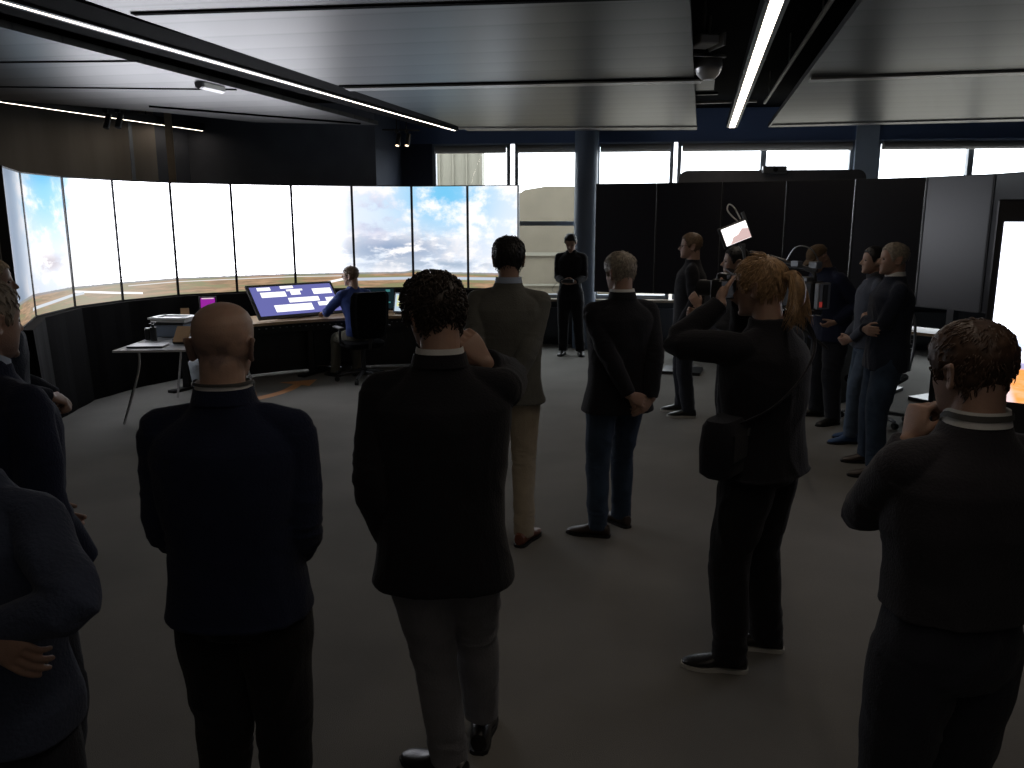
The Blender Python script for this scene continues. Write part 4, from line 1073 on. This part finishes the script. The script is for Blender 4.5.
    # eyes
    for sx in (-1, 1):
        e_ = MB(); c = Vector((sx * .031, .0745, .118))
        e_.rings([[HM @ (c + Vector((math.cos(t) * .0115 * math.sin(a), .0115 * math.cos(a), math.sin(t) * .0095 * math.sin(a)))) for t in [i * math.pi / 6 for i in range(12)]] for a in (.12, .5, .9, 1.4, 2.0, 2.8)])
        e_.scale(s); e_.build('eye', EYE, root, True)
    # hair
    if hair:
        hm = MB(); tf = hair_mesh(hm, hair.get('line', 'short'), hair.get('th', .008), seed, hair.get('tufts', 500 if near else 120), hair.get('tl', .03), hair.get('curl', .1))
        hm.xf(HMs)
        if hair.get('line') == 'cap':
            hm2 = MB(); q = []
            for a in [(-60 + i * 10) for i in range(13)]:
                r = math.radians(a); x, y, z = head_pt(np.array([r]), np.array([.165]), np.array([.01])); q.append((x[0], y[0]))
            top_, low_ = [], []
            r0 = [Vector((x * .95, y * .95, .168)) for x, y in q]; r1 = [Vector((x * 1.02, y + .075 * math.cos(math.radians(-60 + i * 10) * 1.5), .152)) for i, (x, y) in enumerate(q)]
            r2 = [p - Vector((0, 0, .006)) for p in r1]; r3 = [p - Vector((0, 0, .006)) for p in r0]
            hm2.rings([r0, r1, r2, r3, r0], closed=False); hm2.xf(HMs); hm.add(hm2.v, hm2.f)
            o = voxel(hm, 'cap', hair['mat'], root, .005, 2)
        else:
            o = voxel(hm, 'hair', hair['mat'], root, .005 if near else .007, 1, disp=lambda co: .0018 * (1 - 2 * np.abs(vnoise(co * np.array([120, 120, 55.0]), seed))))
            t_ = MB(); tf(t_); t_.xf(HMs)
            if t_.v:
                tm = t_.mesh('t', [])
                # join the strands into the hair mesh
                import bmesh
                bm = bmesh.new(); bm.from_mesh(o.data); bm.from_mesh(tm); bm.to_mesh(o.data); bm.free(); bpy.data.meshes.remove(tm)
                o.data.polygons.foreach_set('use_smooth', [True] * len(o.data.polygons))
    # ---- upper garment
    g = MB(); hw = hemw
    th = .0
    if tails == 'shirt': prof = ((hem, .184 + hw - .02 * (hem > 0), .142 - .01 * (hem > 0), 0),) + (((-.02, .184, .142, 0),) if hem < -.03 else ()) + ((.10, .162, .128, 0), (.20, .162, .127, 0), (.32, .185, .137, 0), (.42, .196, .132, 0), (.462, .178, .112, -.004), (.492, .140, .092, -.006), (.518, .104, .078, -.008), (.545, .082, .068, -.010), (.570, .071, .064, -.010))
    else: prof = ((hem, .205 + hw, .152, 0), (hem + .012, .207 + hw, .155, 0), (-.05, .198, .150, 0), (.05, .182, .138, 0), (.16, .176, .133, 0), (.28, .190, .142, 0), (.38, .204, .142, 0), (.430, .203, .132, -.002), (.462, .186, .114, -.004), (.490, .150, .096, -.008), (.514, .112, .082, -.012), (.540, .086, .070, -.014), (.570, .074, .066, -.012))
    g.rings([ring(u, rx * B, ry * B, yo, 2.45) for u, rx, ry, yo in prof])
    cent = []
    for sd in (-1, 1):
        E_, W_, h = ARM[sd]; k = sleeve_th * (1 + (B - 1) * .7)
        g.tube([at(.515, sd * .050, -.012, 0), at(.497, sd * .110, -.01, 0), SH[sd] + Vector((0, 0, .004))], [.040, .046, .058 * k], 16)
        cuff = W_.lerp(E_, .02 if not arms_bare else .8)
        p1 = SH[sd].lerp(E_, .5); 
        q, r_ = catmull([SH[sd], p1, E_, E_.lerp(cuff, .5), cuff], [.063 * k, .062 * k, .055 * k, .049 * k, .041 * k], 3)
        g.tube(q, r_, 18, round_ends=False)
        cent.append((E_ * s, .09 * s, .006)); cent.append((SH[sd].lerp(E_, .35) * s + Vector((0, 0, -.06)), .08 * s, .004))
    g.scale(s)
    upper = voxel(g, topname, CL[top], root, vox, 3, disp=wrinkle(.0045 if tails != 'shirt' else .006, seed, 1.0, 8, cent))
    if jcollar:   # turned collar around the neck
        c = MB()
        for zz_, r0, r1, hh in ((0, .086, .076, .040),):
            a = [p for p in ring(.550, r0 * B ** .5, (r0 - .006) * B ** .5, -.014)]; bb = [p + Vector((0, -.002, hh)) for p in ring(.550, r1 * B ** .5, (r1 - .004) * B ** .5, -.010)]
            cc = [p + Vector((0, 0, hh - .004)) for p in ring(.550, (r1 - .008), (r1 - .010), -.010)]; dd = [p for p in ring(.550, (r0 - .014), (r0 - .018), -.012)]
            # lower at the front, as collars run down towards the lapels
            def dip(ps): return [p + Vector((0, 0, -.06 * max(0, ((p - at(.535, 0, 0)).y) / .07))) if (p - at(.535, 0, 0)).y > 0 else p for p in ps]
            c.rings([dip(a), dip(bb), dip(cc), dip(dd)], cap=False)
        c.scale(s); c.build('collar', CL[top], upper, True)
    if collar:
        c = MB(); r0, r1 = .078, .072; hh = collar_h
        def dip(ps): return [p + Vector((0, 0, -.035 * max(0, ((p - at(.535, 0, 0)).y) / .07))) for p in ps]
        a = ring(.572, r0, r0 - .004, -.012); bb = [p + Vector((0, .004, hh)) for p in ring(.564, r1, r1, -.012)]; cc = [p + Vector((0, .004, hh - .003)) for p in ring(.564, r1 - .004, r1 - .004, -.012)]; dd = ring(.564, r0 - .012, r0 - .012, -.012)
        c.rings([dip(a), dip(bb), dip(cc), dip(dd)], cap=False); c.scale(s); c.build('shirt_collar', CL[collar], root, True, label='%s shirt collar' % {'white': 'white', 'ltblue': 'light blue', 'grey': 'grey'}.get(collar, collar))
    if lanyard:
        c = MB(); zc = .036 if bald else .026; lw = .008 if bald else .015
        a = [p + Vector((0, .002, zc)) for p in ring(.564, .0800, .0765, -.012)]; bb = [p + Vector((0, .003, zc + lw)) for p in ring(.564, .0785, .0755, -.012)]
        dp = lambda ps: [q_ + Vector((0, 0, -.040 * max(0, ((q_ - at(.535, 0, 0)).y) / .07))) for q_ in ps]
        c.rings([dp(a), dp(bb)], cap=False)
        c.scale(s); c.build('lanyard', lanyard, root, True, label='dark ribbon round the collar')
    # ---- trousers
    t = MB()
    t.rings([ring(u, rx * B, ry * B, yo, 2.3) for u, rx, ry, yo in ((-.10, .135, .105, 0), (-.06, .165, .122, 0), (0, .172, .125, -.004), (.07, .160, .118, 0), (.15 if hem > 0 else .11, .143, .105, 0))])
    cent = []
    for sd in (-1, 1):
        hip, K_, A_, fy_ = LEG[sd]; k = fitleg * (1 + (B - 1) * .6)
        q, r_ = catmull([hip + Vector((0, 0, .01)), hip.lerp(K_, .25), hip.lerp(K_, .6), K_, K_.lerp(A_, .45), A_.lerp(K_, .06) + Vector((0, 0, .0)), A_ + Vector((0, .004, -.028))], [.095 * k, .096 * k, .084 * k, .070 * k, .066 * k, .060 * k, .062 * k], 3)
        t.tube(q, r_, 20, round_ends=False)
        cent += [(K_ * s, .10 * s, .006), ((A_ + Vector((0, 0, .06))) * s, .08 * s, .008)]
    t.scale(s)
    voxel(t, 'trousers', CL[trousers], root, vox * 1.1, 3, disp=wrinkle(.0065, seed + 9, 1.0, 7, cent))
    # ---- shoes
    for sd in (-1, 1):
        hip, K_, A_, fy_ = LEG[sd]; i = 0 if sd < 0 else 1
        Ms = Matrix.Translation((A_.x, A_.y, fz[i])) @ Matrix.Rotation(math.radians(fy_), 4, 'Z')
        sh = MB(); rs = []
        for y, w, h_, zb in ((-.078, .018, .055, .012), (-.07, .030, .078, .010), (-.04, .037, .094, .008), (.0, .038, .098, .008), (.045, .040, .086, .008), (.09, .046, .062, .008), (.13, .048, .050, .008), (.165, .042, .042, .010), (.192, .028, .032, .012), (.203, .010, .024, .014)):
            rs.append([Ms @ Vector((math.copysign(abs(math.cos(a)) ** .8, math.cos(a)) * w + .004 * sd * (y > .05), y, zb + (h_ - zb) / 2 + math.sin(a) * (h_ - zb) / 2)) for a in [k_ * math.pi / 9 for k_ in range(18)]])
        sh.rings(rs); sh.scale(s); so = sh.build('shoe', LE[shoes] if isinstance(shoes, str) else shoes, root, True)
        sl = MB(); out = [(-.083, .018), (-.07, .034), (-.03, .040), (.03, .040), (.09, .049), (.14, .050), (.18, .038), (.207, .016)]
        poly = [(w, y) for y, w in out] + [(-w, y) for y, w in reversed(out)]
        sl.rings([[Ms @ Vector((x + .004 * sd * (y > .05), y, z)) for x, y in poly] for z in (0, .016)]); sl.scale(s); sl.build('sole', M['rubber'] if not sole else sole, so, label='white sole' if sole else None)
    if glasses:
        gl = MB()
        for sx in (-1, 1):
            ringp = [Vector((sx * .033 + math.cos(a) * .023, .098, .117 + math.sin(a) * .016)) for a in [k_ * math.pi / 8 for k_ in range(17)]]
            gl.tube(ringp, .0016, 6, round_ends=False); gl.tube([(sx * .056, .098, .120), (sx * .076, .04, .122), (sx * .080, -.015, .118)], .0016, 6)
        gl.tube([(-.010, .100, .120), (.010, .100, .120)], .0016, 6)
        gl.xf(HMs); go = gl.build('glasses', M['black_plastic'], root, True)
        ln = MB()
        for sx in (-1, 1): ln.rings([[Vector((sx * .033 + math.cos(a) * .022, y, .117 + math.sin(a) * .015)) for a in [k_ * math.pi / 8 for k_ in range(16)]] for y in (.0975, .0985)])
        ln.xf(HMs); ln.build('lens', M['glass'], go)
    return root, HMs, s, ARM
EYE = mat('eye_surface', (.10, .08, .07, 1), .15)
BACK = lambda sd, x=.03, y=-.20, z=.93: dict(w=(sd * x, y, z), pole=(sd, -.55, .1), fd=(-sd * .8, -.1, -.5), bd=(0, 1, 0) if sd > 0 else (0, -1, 0), curl=.5)
FRONT = lambda sd, z=1.03: dict(w=(sd * .09, .24, z), pole=(sd * 1.0, -.45, -.3), fd=(-sd * .7, .5, -.2), bd=(0, .6, .8), curl=.6)

# foreground row
person('man in blue grey knit sweater cropped at the lower left corner, hand behind his back', -1.25, 1.80, -6, 1.66, shoulder=.92, bulk=1.12, top='bluegrey', topname='sweater', hem=-.10, jcollar=False, trousers='darktr', hair=dict(mat=HA['dark']),
       hands={1: dict(w=(.13, -.20, 1.22), pole=(1, -.25, -.05), fd=(-1, 0, 0), bd=(0, -1, 0), curl=.5), -1: dict(w=(.19, -.225, 1.26), pole=(-1, -.5, 0), fd=(.75, -.05, -.65), bd=(0, -1, .2), curl=.35)}, tails='shirt', seed=11, head_off=(-.10, .02, 0))
person('bearded man in dark jacket and light blue collar at the left edge, one ear showing', -1.58, 2.42, -28, 1.83, bulk=1.08, top='navy', collar='ltblue', trousers='darktr', hair=dict(mat=HA['grey'], th=.007), stub=.8,
       hands={1: dict(w=(.20, .11, .93), pole=(.6, -1, 0), fd=(-.6, .5, -.3), curl=.5), -1: dict(w=(-.15, .20, .98), pole=(-.6, -1, 0), fd=(.6, .5, -.3), curl=.5)}, seed=12, head=(8, 4, 0))
person('pale blond man in navy sweater behind the left edge row, hands clasped in front', -2.70, 4.25, -62, 1.80, top='navyk', topname='sweater', jcollar=False, collar='white', tails='shirt', trousers='darktr', hair=dict(mat=HA['pale'], th=.010),
       hands={1: dict(w=(.07, .22, 1.06), pole=(.6, -1, -.3), fd=(-.6, .6, -.3), bd=(.3, .6, .6), curl=.7), -1: dict(w=(-.07, .24, 1.04), pole=(-.6, -1, -.3), fd=(.6, .6, -.3), bd=(-.3, .6, .6), curl=.7)}, seed=13, vox=.008)
person('bald man in dark navy suit jacket seen from behind, white collar with dark ribbon', -.785, 2.20, 0, 1.785, bulk=1.05, top='navy', collar='white', lanyard=M['grey_strap'], trousers='blacktr', bald=.95, skin=SKR,
       hands={1: dict(w=(.13, .19, 1.00), pole=(.35, -1, 0), fd=(-.6, .6, -.1), curl=.5), -1: dict(w=(-.13, .19, 1.00), pole=(-.35, -1, 0), fd=(.6, .6, -.1), curl=.5)}, seed=14, feet=((-.10, 0, 8), (.10, 0, -8)), hem=-.055, hemw=-.012, fitleg=1.12)
person('curly haired man in black blazer and grey trousers touching his cheek', -.225, 2.52, 4, 1.83, bulk=1.10, top='black', collar='white', trousers='greytr', hair=dict(mat=HA['dark'], th=.013, curl=.8, tufts=1500, tl=.024), hem=-.12, hemw=.0,
       lean=(.0, .03), head=(26, 8, -4), head_off=(.005, .015, 0), glasses=True, 
       hands={1: dict(w=(.145, .085, 1.515), pole=(.75, .5, -1.0), fd=(-.50, .0, .70), bd=(.55, -.80, .1), curl=.55), -1: dict(w=(-.17, .05, .93), pole=(-.35, -1, .0), fd=(.1, .4, -.8), curl=.5, show=False)}, wfeet=((-.23, 2.66, 60), (-.12, 2.88, -5)), seed=15, fitleg=1.05)
person('dark haired man in grey green jacket and beige chinos with brown shoes', -.02, 4.90, 0, 1.89, top='olive', collar='ltblue', jcollar=False, trousers='beige', shoes='brown', hair=dict(mat=HA['black'], th=.014, tufts=600, tl=.03, curl=.3), hem=-.09, bulk=1.04,
       hands={1: dict(w=(.0, -.20, .95), pole=(1, -.5, .1), fd=(-.8, -.1, -.5), bd=(0, -1, 0), curl=.5), -1: dict(w=(-.10, -.20, .95), pole=(-1, -.5, .1), fd=(.8, -.1, -.5), bd=(0, -1, 0), curl=.5)}, feet=((-.10, .1, 6), (.09, -.05, -25)), seed=16, fitleg=.95)
person('grey haired man in dark blazer and blue jeans with hands clasped behind him', .66, 5.02, 16, 1.80, bulk=1.05, top='black', collar='white', trousers='jeans', shoes='dark', hair=dict(mat=HA['grey'], th=.012, tl=.035), head=(12, 4, 0), hem=-.13, hemw=.01,
       hands={1: dict(w=(.14, -.19, .91), pole=(1, -.5, .1), fd=(-.75, -.15, -.45), bd=(0, -1, .1), curl=.5, thumb=.3), -1: dict(w=(.0, -.21, .93), pole=(-1, -.5, .1), fd=(.8, -.1, -.35), bd=(0, -1, .2), curl=.4)}, feet=((-.12, -.02, 55), (.10, .12, 18)), knee=(-.1, 1, .1), lean=(.0, -.02), seed=17, fitleg=1.0)
# photographer with the ponytail
PR, PH, PS, PA = person('photographer with a reddish blond ponytail, dressed in black, camera raised to the face', 1.10, 3.47, 42, 1.84, bulk=1.10, top='black', jcollar=False, trousers='blacktr', shoes='black', sole=M['sole_white'], hair=dict(mat=HA['blond'], th=.014, tl=.05, tufts=1400, curl=.2), hem=-.06, hemw=.01,
       head=(2, 6, 0), head_off=(0, .02, 0), lean=(0, .02), fitleg=1.15,
       hands={-1: dict(w=(-.07, .20, 1.60), pole=(-1.0, .3, -1.0), fd=(.35, .5, .7), bd=(-.8, .3, -.1), curl=.7), 1: dict(w=(.10, .21, 1.60), pole=(.9, .4, -1.0), fd=(-.25, .6, .7), bd=(.8, .3, 0), curl=.7)}, wfeet=((.98, 3.38, 78), (1.20, 3.56, 76)), knee=((-.3, 1, .1), (-.3, 1, .1)), seed=18)
# ponytail strands
pt = MB(); rnd = random.Random(5)
for i in range(260):
    a = rnd.uniform(0, 2 * math.pi); r = math.sqrt(rnd.random()); k = rnd.uniform(.7, 1.3); wv = rnd.uniform(-1.6, 1.6)
    o = Vector((math.cos(a) * r, 0, math.sin(a) * r))
    q = [Vector((0, -.105, .150)) + o * .010, Vector((0, -.150, .150)) + o * .030, Vector((.006 * wv, -.172, .110)) + o * .048 * k, Vector((.022 * wv, -.178, .055)) + o * .055 * k, Vector((.035 * wv, -.165 - .015 * wv, .01 - .07 * (k - .8))) + o * .045 + Vector((0, 0, -.02 * r))]
    qq, rr_ = catmull(q, [.0022, .0026, .0028, .0024, .0006], 3)
    pt.tube(qq, rr_, 4, round_ends=False)
core, rc = catmull([(0, -.09, .150), (0, -.145, .150), (0, -.168, .110), (0, -.168, .06), (0, -.158, .015)], [.014, .026, .034, .030, .008], 4)
pt.tube(core, rc, 12)
pt.xf(PH); pt.build('ponytail', HA['blond'], PR, True)
band = MB(); band.tube([(0, -.108, .150), (0, -.116, .150)], .020, 14, round_ends=False); band.xf(PH); band.build('hair_band', M['black_plastic'], PR)
# the stills camera, held to the face
cw = Matrix.Translation(PR.location) @ Matrix.Rotation(math.radians(42), 4, 'Z')
e = empty('photo_camera', cw @ (PH @ Vector((0, .175, .075))), math.radians(44), 'black stills camera held to the photographers face', 'camera')
mb = MB(); mb.box((0, 0, .045), (.135, .055, .09), bev=.008); mb.box((0, 0, .10), (.05, .05, .03), bev=.006); mb.build('body', M['black_plastic'], e)
mb = MB(); mb.cyl((0, .025, .045), (0, .12, .045), .034, 20, .036); mb.build('lens', M['black_plastic'], e, True)
# shoulder bag with strap
bgm = cloth('black_nylon', (.012, .012, .016, 1))
e = empty('shoulder_bag', cw @ Vector((-.245, .03, .95)), math.radians(52), 'black shoulder bag hanging at the photographers hip', 'bag')
mb = MB(); mb.rings([[Vector((math.copysign(abs(math.cos(a)) ** .5, math.cos(a)) * w, math.copysign(abs(math.sin(a)) ** .6, math.sin(a)) * d_, z)) for a in [i * math.pi / 12 for i in range(24)]] for z, w, d_ in ((-.01, .11, .05), (.01, .135, .075), (.12, .14, .08), (.21, .135, .07), (.235, .12, .055))]); mb.build('pouch', bgm, e, True)
mb = MB(); mb.box((0, -.078, .13), (.22, .012, .12), bev=.004); mb.build('pocket', bgm, e)
mb = MB(); mb.box((.03, -.087, .18), (.018, .008, .03)); mb.build('buckle', M['grey_metal'], e)
iM = (Matrix.Translation(e.location) @ Matrix.Rotation(math.radians(52), 4, 'Z')).inverted()
sp_, _ = catmull([iM @ (cw @ Vector(p)) for p in ((-.26, .02, 1.14), (-.17, -.13, 1.24), (-.02, -.185, 1.38), (.10, -.15, 1.50), (.13, -.03, 1.60), (.12, .08, 1.54))], [1] * 6, 5)
mb = MB(); mb.tube(sp_, .016, 8, flat=.3); mb.build('strap', bgm, e, True)

person('man in dark sweater and white collar at the right, fist raised to his chin', 1.135, 1.96, 8, 1.755, bulk=1.08, shoulder=.96, top='charcoal', topname='sweater', jcollar=False, collar='white', lanyard=M['grey_strap'], trousers='darktr', hair=dict(mat=HA['brown'], th=.014, tufts=1000, tl=.024, curl=.1), collar_h=.048, head=(6, 8, 0), tails='shirt', hem=.09,
       hands={-1: dict(w=(-.085, .12, 1.47), pole=(-.45, .25, -1.2), fd=(.25, .1, .95), bd=(-.95, -.10, .1), curl=1.12), 1: dict(w=(-.06, .16, 1.17), pole=(.6, -.6, -.9), fd=(-1, .0, 0), bd=(0, 1, 0), curl=.4, show=False)}, seed=19, headw=1.0, fitleg=1.1)

# middle distance and background
p10, _, _, _ = person('man in black standing by the round column looking down at a small gadget', .86, 12.08, 168, 1.80, top='black', topname='sweater', jcollar=False, trousers='blacktr', hair=dict(mat=HA['black'], th=.012), head=(0, 28, 0), near=False, vox=.010, tails='shirt', feet=((-.16, 0, 14), (.10, 0, -6)),
       hands={1: dict(w=(.08, .24, 1.10), pole=(.5, -1, -.7), fd=(-.7, .5, 0), curl=.6), -1: dict(w=(-.10, .26, 1.10), pole=(-.5, -1, -.7), fd=(.7, .4, 0), curl=.6)}, seed=21, fitleg=1.1)
e = empty('controller', Vector((.80, 11.74, 1.12)), math.radians(168), 'small dark gadget with a thin cable in the hands of the man by the column', 'gadget')
mb = MB(); mb.box((0, 0, .0), (.16, .10, .05), bev=.01); mb.build('body', M['black_plastic'], e)
q, _ = catmull([(.06, .04, 0), (.16, .06, -.03), (.22, .05, -.12), (.17, .04, -.16), (.10, .03, -.10), (.08, .02, -.02)], [1] * 6, 4)
mb = MB(); mb.tube(q, .004, 6); mb.build('cable', M['black_plastic'], e, True)
person('bespectacled man in black coat and dark jeans standing in profile, white soled shoes', 1.80, 8.30, 78, 1.855, bulk=1.06, top='black', jcollar=False, trousers='darktr', shoes='black', sole=M['sole_white'], hair=dict(mat=HA['sandy'], th=.012), glasses=True, near=False, vox=.008, seed=22,
       hands={-1: dict(w=(-.20, .08, .93), pole=(-.3, -1, 0), fd=(.1, .3, -1)), 1: dict(w=(.20, .08, .93), pole=(.3, -1, 0), fd=(-.1, .3, -1))}, feet=((-.11, -.03, 6), (.13, .04, 4)), fitleg=1.05)
P12, H12, S12, A12 = person('dark haired man in grey shirt in profile behind the small bright monitor, mostly hidden', 1.86, 6.85, 80, 1.77, top='grey', topname='shirt', jcollar=False, trousers='blacktr', hair=dict(mat=HA['black'], th=.010), near=False, vox=.008, tails='shirt', seed=23,
       hands={-1: dict(w=(-.15, .30, 1.30), pole=(-.4, -.8, -1), fd=(.1, .5, .8), bd=(-.8, 0, .1), curl=.6), 1: dict(w=(.15, .28, 1.2), pole=(.5, -.8, -1), fd=(-.2, .8, .3), curl=.6)})
person('man in dark blue jacket and a brown cap bending his head over the broadcast camera', 3.16, 8.05, 104, 1.80, bulk=1.18, top='navy', jcollar=False, trousers='darktr', shoes='black', hair=dict(mat=cloth('brown_cap_cloth', (.09, .06, .035, 1)), line='cap', th=.012), near=False, vox=.008, seed=24,
       lean=(0, .12), head=(0, 36, 0), head_off=(0, .02, -.01), hands={-1: dict(w=(-.19, .10, 1.02), pole=(-.5, -1, -.1), fd=(.6, .5, -.5), curl=.5), 1: dict(w=(.16, .24, 1.10), pole=(.5, -1, -.5), fd=(-.3, .8, 0), curl=.6)}, feet=((-.18, .04, 8), (.18, -.02, -20)), fitleg=1.15)
person('man in slate jacket and faded jeans with blue shoes, in profile behind the navy sweater', 3.18, 7.25, 82, 1.76, top='slate', jcollar=False, collar='grey', trousers='jeansl', shoes='blue', hair=dict(mat=HA['black'], th=.009), near=False, vox=.008, seed=25, hem=-.06, bulk=.95,
       hands={-1: dict(w=(-.08, .17, .97), pole=(-.6, -1, -.2), fd=(.5, .6, -.3), curl=.6), 1: dict(w=(.08, .17, .97), pole=(.6, -1, -.2), fd=(-.5, .6, -.3), curl=.6)}, feet=((-.09, .12, 12), (.10, .02, 4)), fitleg=.95)
person('grey haired man in navy sweater and jeans with folded arms, in profile on the right', 2.97, 6.42, 80, 1.815, top='navyk', topname='sweater', jcollar=False, collar='white', trousers='jeans', shoes='dark', hair=dict(mat=HA['grey'], th=.009), near=False, vox=.008, seed=26, tails='shirt', bulk=1.12,
       hands={-1: dict(w=(.10, .16, 1.18), pole=(-.8, .0, -1.0), fd=(1, .0, .1), bd=(0, 1, 0), curl=.3), 1: dict(w=(-.11, .20, 1.14), pole=(.8, .0, -1.0), fd=(-1, -.1, 0), bd=(0, 1, 0), curl=.3)}, wfeet=((2.86, 6.20, 84), (2.96, 6.58, 84)), fitleg=1.08)
# seated operator
person('seated operator in a royal blue shirt at the console, in the black office chair', CH.x - .06, CH.y + .05, 38, 1.78, group=None, top='blue', topname='shirt', jcollar=False, trousers='olivetr', shoes='black', hair=dict(mat=HA['sandy'], th=.008), glasses=True, near=False, vox=.008, tails='shirt', hem=-.02, seed=27,
       pz=.60, pelvis=(0, -.04), lean=(0, .14), head=(32, 4, 0), hands={-1: dict(w=(-.22, .46, .83), pole=(-1, -.4, -.8), fd=(0, 1, -.1), bd=(0, 0, 1), curl=.3), 1: dict(w=(.24, .42, .84), pole=(1, -.4, -.8), fd=(0, 1, 0), bd=(0, 0, 1), curl=.3)},
       feet=((-.14, .40, 14), (.16, .38, -5)), knee=(0, .6, 1))

# ------------------------------------------------------------------ broadcast camera on the operator's shoulder
bc = empty('broadcast_camera', (2.20, 6.22, 1.305), math.radians(30), 'broadcast camera on a tripod with a grey battery at its rear', 'video camera')
mb = MB(); mb.box((0, .06, .10), (.11, .34, .16), bev=.01); mb.box((.0, -.02, .01), (.09, .2, .03), bev=.01); mb.build('body', M['black_plastic'], bc)
mb = MB(); mb.cyl((0, .22, .11), (0, .42, .11), .045, 20, .05); mb.cyl((0, .42, .11), (0, .45, .11), .062, 20); mb.build('lens', M['black_plastic'], bc, True)
mb = MB(); mb.rings([[Vector((x, y, z)) for x, z in ((-.08, .04), (.08, .04), (.08, .18), (-.08, .18))] for y in (.45, .52)]); mb.box((0, .50, .20), (.17, .10, .008), rx=.4); mb.build('matte_box', M['black_plastic'], bc)
mb = MB(); mb.box((0, -.14, .10), (.10, .035, .15), bev=.006); pb = mb.build('battery', M['grey_metal'], bc)
mb = MB(); mb.box((-.0, -.16, .10), (.035, .006, .13)); mb.build('label_panel', M['black_plastic'], pb)
mb = MB(); mb.box((-.034, -.161, .055), (.018, .006, .03)); mb.build('status_light', M['red'], pb)
mb = MB(); q, _ = catmull([(0, -.08, .18), (0, -.06, .235), (0, .08, .25), (0, .19, .235), (0, .21, .18)], [1] * 5, 4); mb.tube(q, .012, 10); mb.build('top_handle', M['black_plastic'], bc, True)
mb = MB(); mb.box((.02, -.06, .27), (.05, .06, .04), bev=.004); mb.box((-.02, .04, .275), (.04, .05, .03)); mb.build('receiver', M['grey_metal'], bc)
mb = MB(); mb.box((0, .0, .19), (.09, .12, .02)); mb.cyl((-.055, -.04, .13), (-.075, -.04, .13), .018, 12); mb.cyl((-.055, .03, .14), (-.07, .03, .14), .012, 12); mb.build('controls', M['grey_metal'], bc)
for r_ in (-.03, .03):
    mb = MB(); mb.cyl((r_, -.12, -.012), (r_, .50, -.012), .0075, 10); mb.build('rod', M['chrome'], bc, True)
q, _ = catmull([(.03, -.08, .28), (.0, -.04, .36), (-.01, .06, .37), (.0, .14, .28)], [1] * 4, 5)
mb = MB(); mb.tube(q, .004, 6); mb.build('cable', M['grey_metal'], bc, True)
mb = MB(); mb.cyl((.0, -.09, .24), (.0, .42, .33), .010, 10); mb.cyl((0, .08, .265), (0, .26, .30), .018, 12); mb.build('microphone', M['black_plastic'], bc, True)
# tripod
bc.scale = (1.3, 1.3, 1.3)
tp = empty('tripod', (2.13, 6.30, 0), math.radians(30), 'black tripod carrying the broadcast camera, behind the photographer', 'tripod')
mb = MB(); mb.cyl((0, 0, 1.10), (0, 0, 1.22), .05, 20); mb.box((0, 0, 1.255), (.10, .14, .06), bev=.01); mb.build('fluid_head', M['black_metal'], tp, True)
for k_ in range(3):
    a = math.radians(90 + 120 * k_); c_, s_ = math.cos(a), math.sin(a)
    mb = MB(); mb.tube([(c_ * .04, s_ * .04, 1.12), (c_ * .12, s_ * .12, .55), (c_ * .20, s_ * .20, .012)], [.020, .017, .012], 10); mb.build('leg', M['black_metal'], tp, True)
mb = MB(); mb.tube([(0, -.06, 1.22), (.05, -.34, 1.05)], .010, 8); mb.build('pan_handle', M['black_plastic'], tp, True)
# field monitor on an arm above the camera
ML = Vector((1.70, 6.33, 1.885))
fm = empty('field_monitor', ML, math.radians(12), 'small bright field monitor on an arm above the broadcast camera', 'monitor')
R = Matrix.Rotation(math.radians(-20), 4, 'Y') @ Matrix.Rotation(math.radians(-10), 4, 'X')
mb = MB(); mb.box((0, .012, 0), (.215, .028, .145), bev=.006); mb.xf(R); mb.build('casing', M['black_plastic'], fm)
mb = MB(); mb.quad((-.094, -.004, -.060), (.094, -.004, -.060), (.094, -.004, .060), (-.094, -.004, .060), 0)
mb.add([(.094, -.0055, -.058), (.094, -.0055, .005), (.05, -.0055, .018), (.01, -.0055, -.012), (-.03, -.0055, -.018), (-.05, -.0055, -.045), (-.07, -.0055, -.058)], [tuple(range(7))], 1)
mb.xf(R); mb.build('screen', [emit_mat('white_monitor_picture', (1, .97, .95, 1), 1.6), emit_mat('pinkish_monitor_picture', (.72, .52, .50, 1), 1.0)], fm)
q, _ = catmull([(.045, .01, .075), (.02, .01, .12), (.005, .01, .17), (.03, .01, .20), (.055, .01, .17), (.065, .01, .12), (.07, .01, .08)], [1] * 7, 4)
mb = MB(); mb.tube(q, .0055, 8); mb.xf(R); mb.build('cable_loop', M['white_plastic'], fm, True)
mb = MB(); mb.box((.100, .01, .085), (.018, .02, .07)); mb.xf(R); mb.build('antenna', M['grey_metal'], fm)
mb = MB(); mb.tube([(.04, .03, -.06), (.08, .03, -.12), (.10, .0, -.30), (.26, -.02, -.36)], .011, 10); mb.cyl((.055, .03, -.085), (.085, .03, -.085), .016, 12); mb.build('arm', M['grey_metal'], fm, True)
fm.scale = (1.12, 1.12, 1.12)
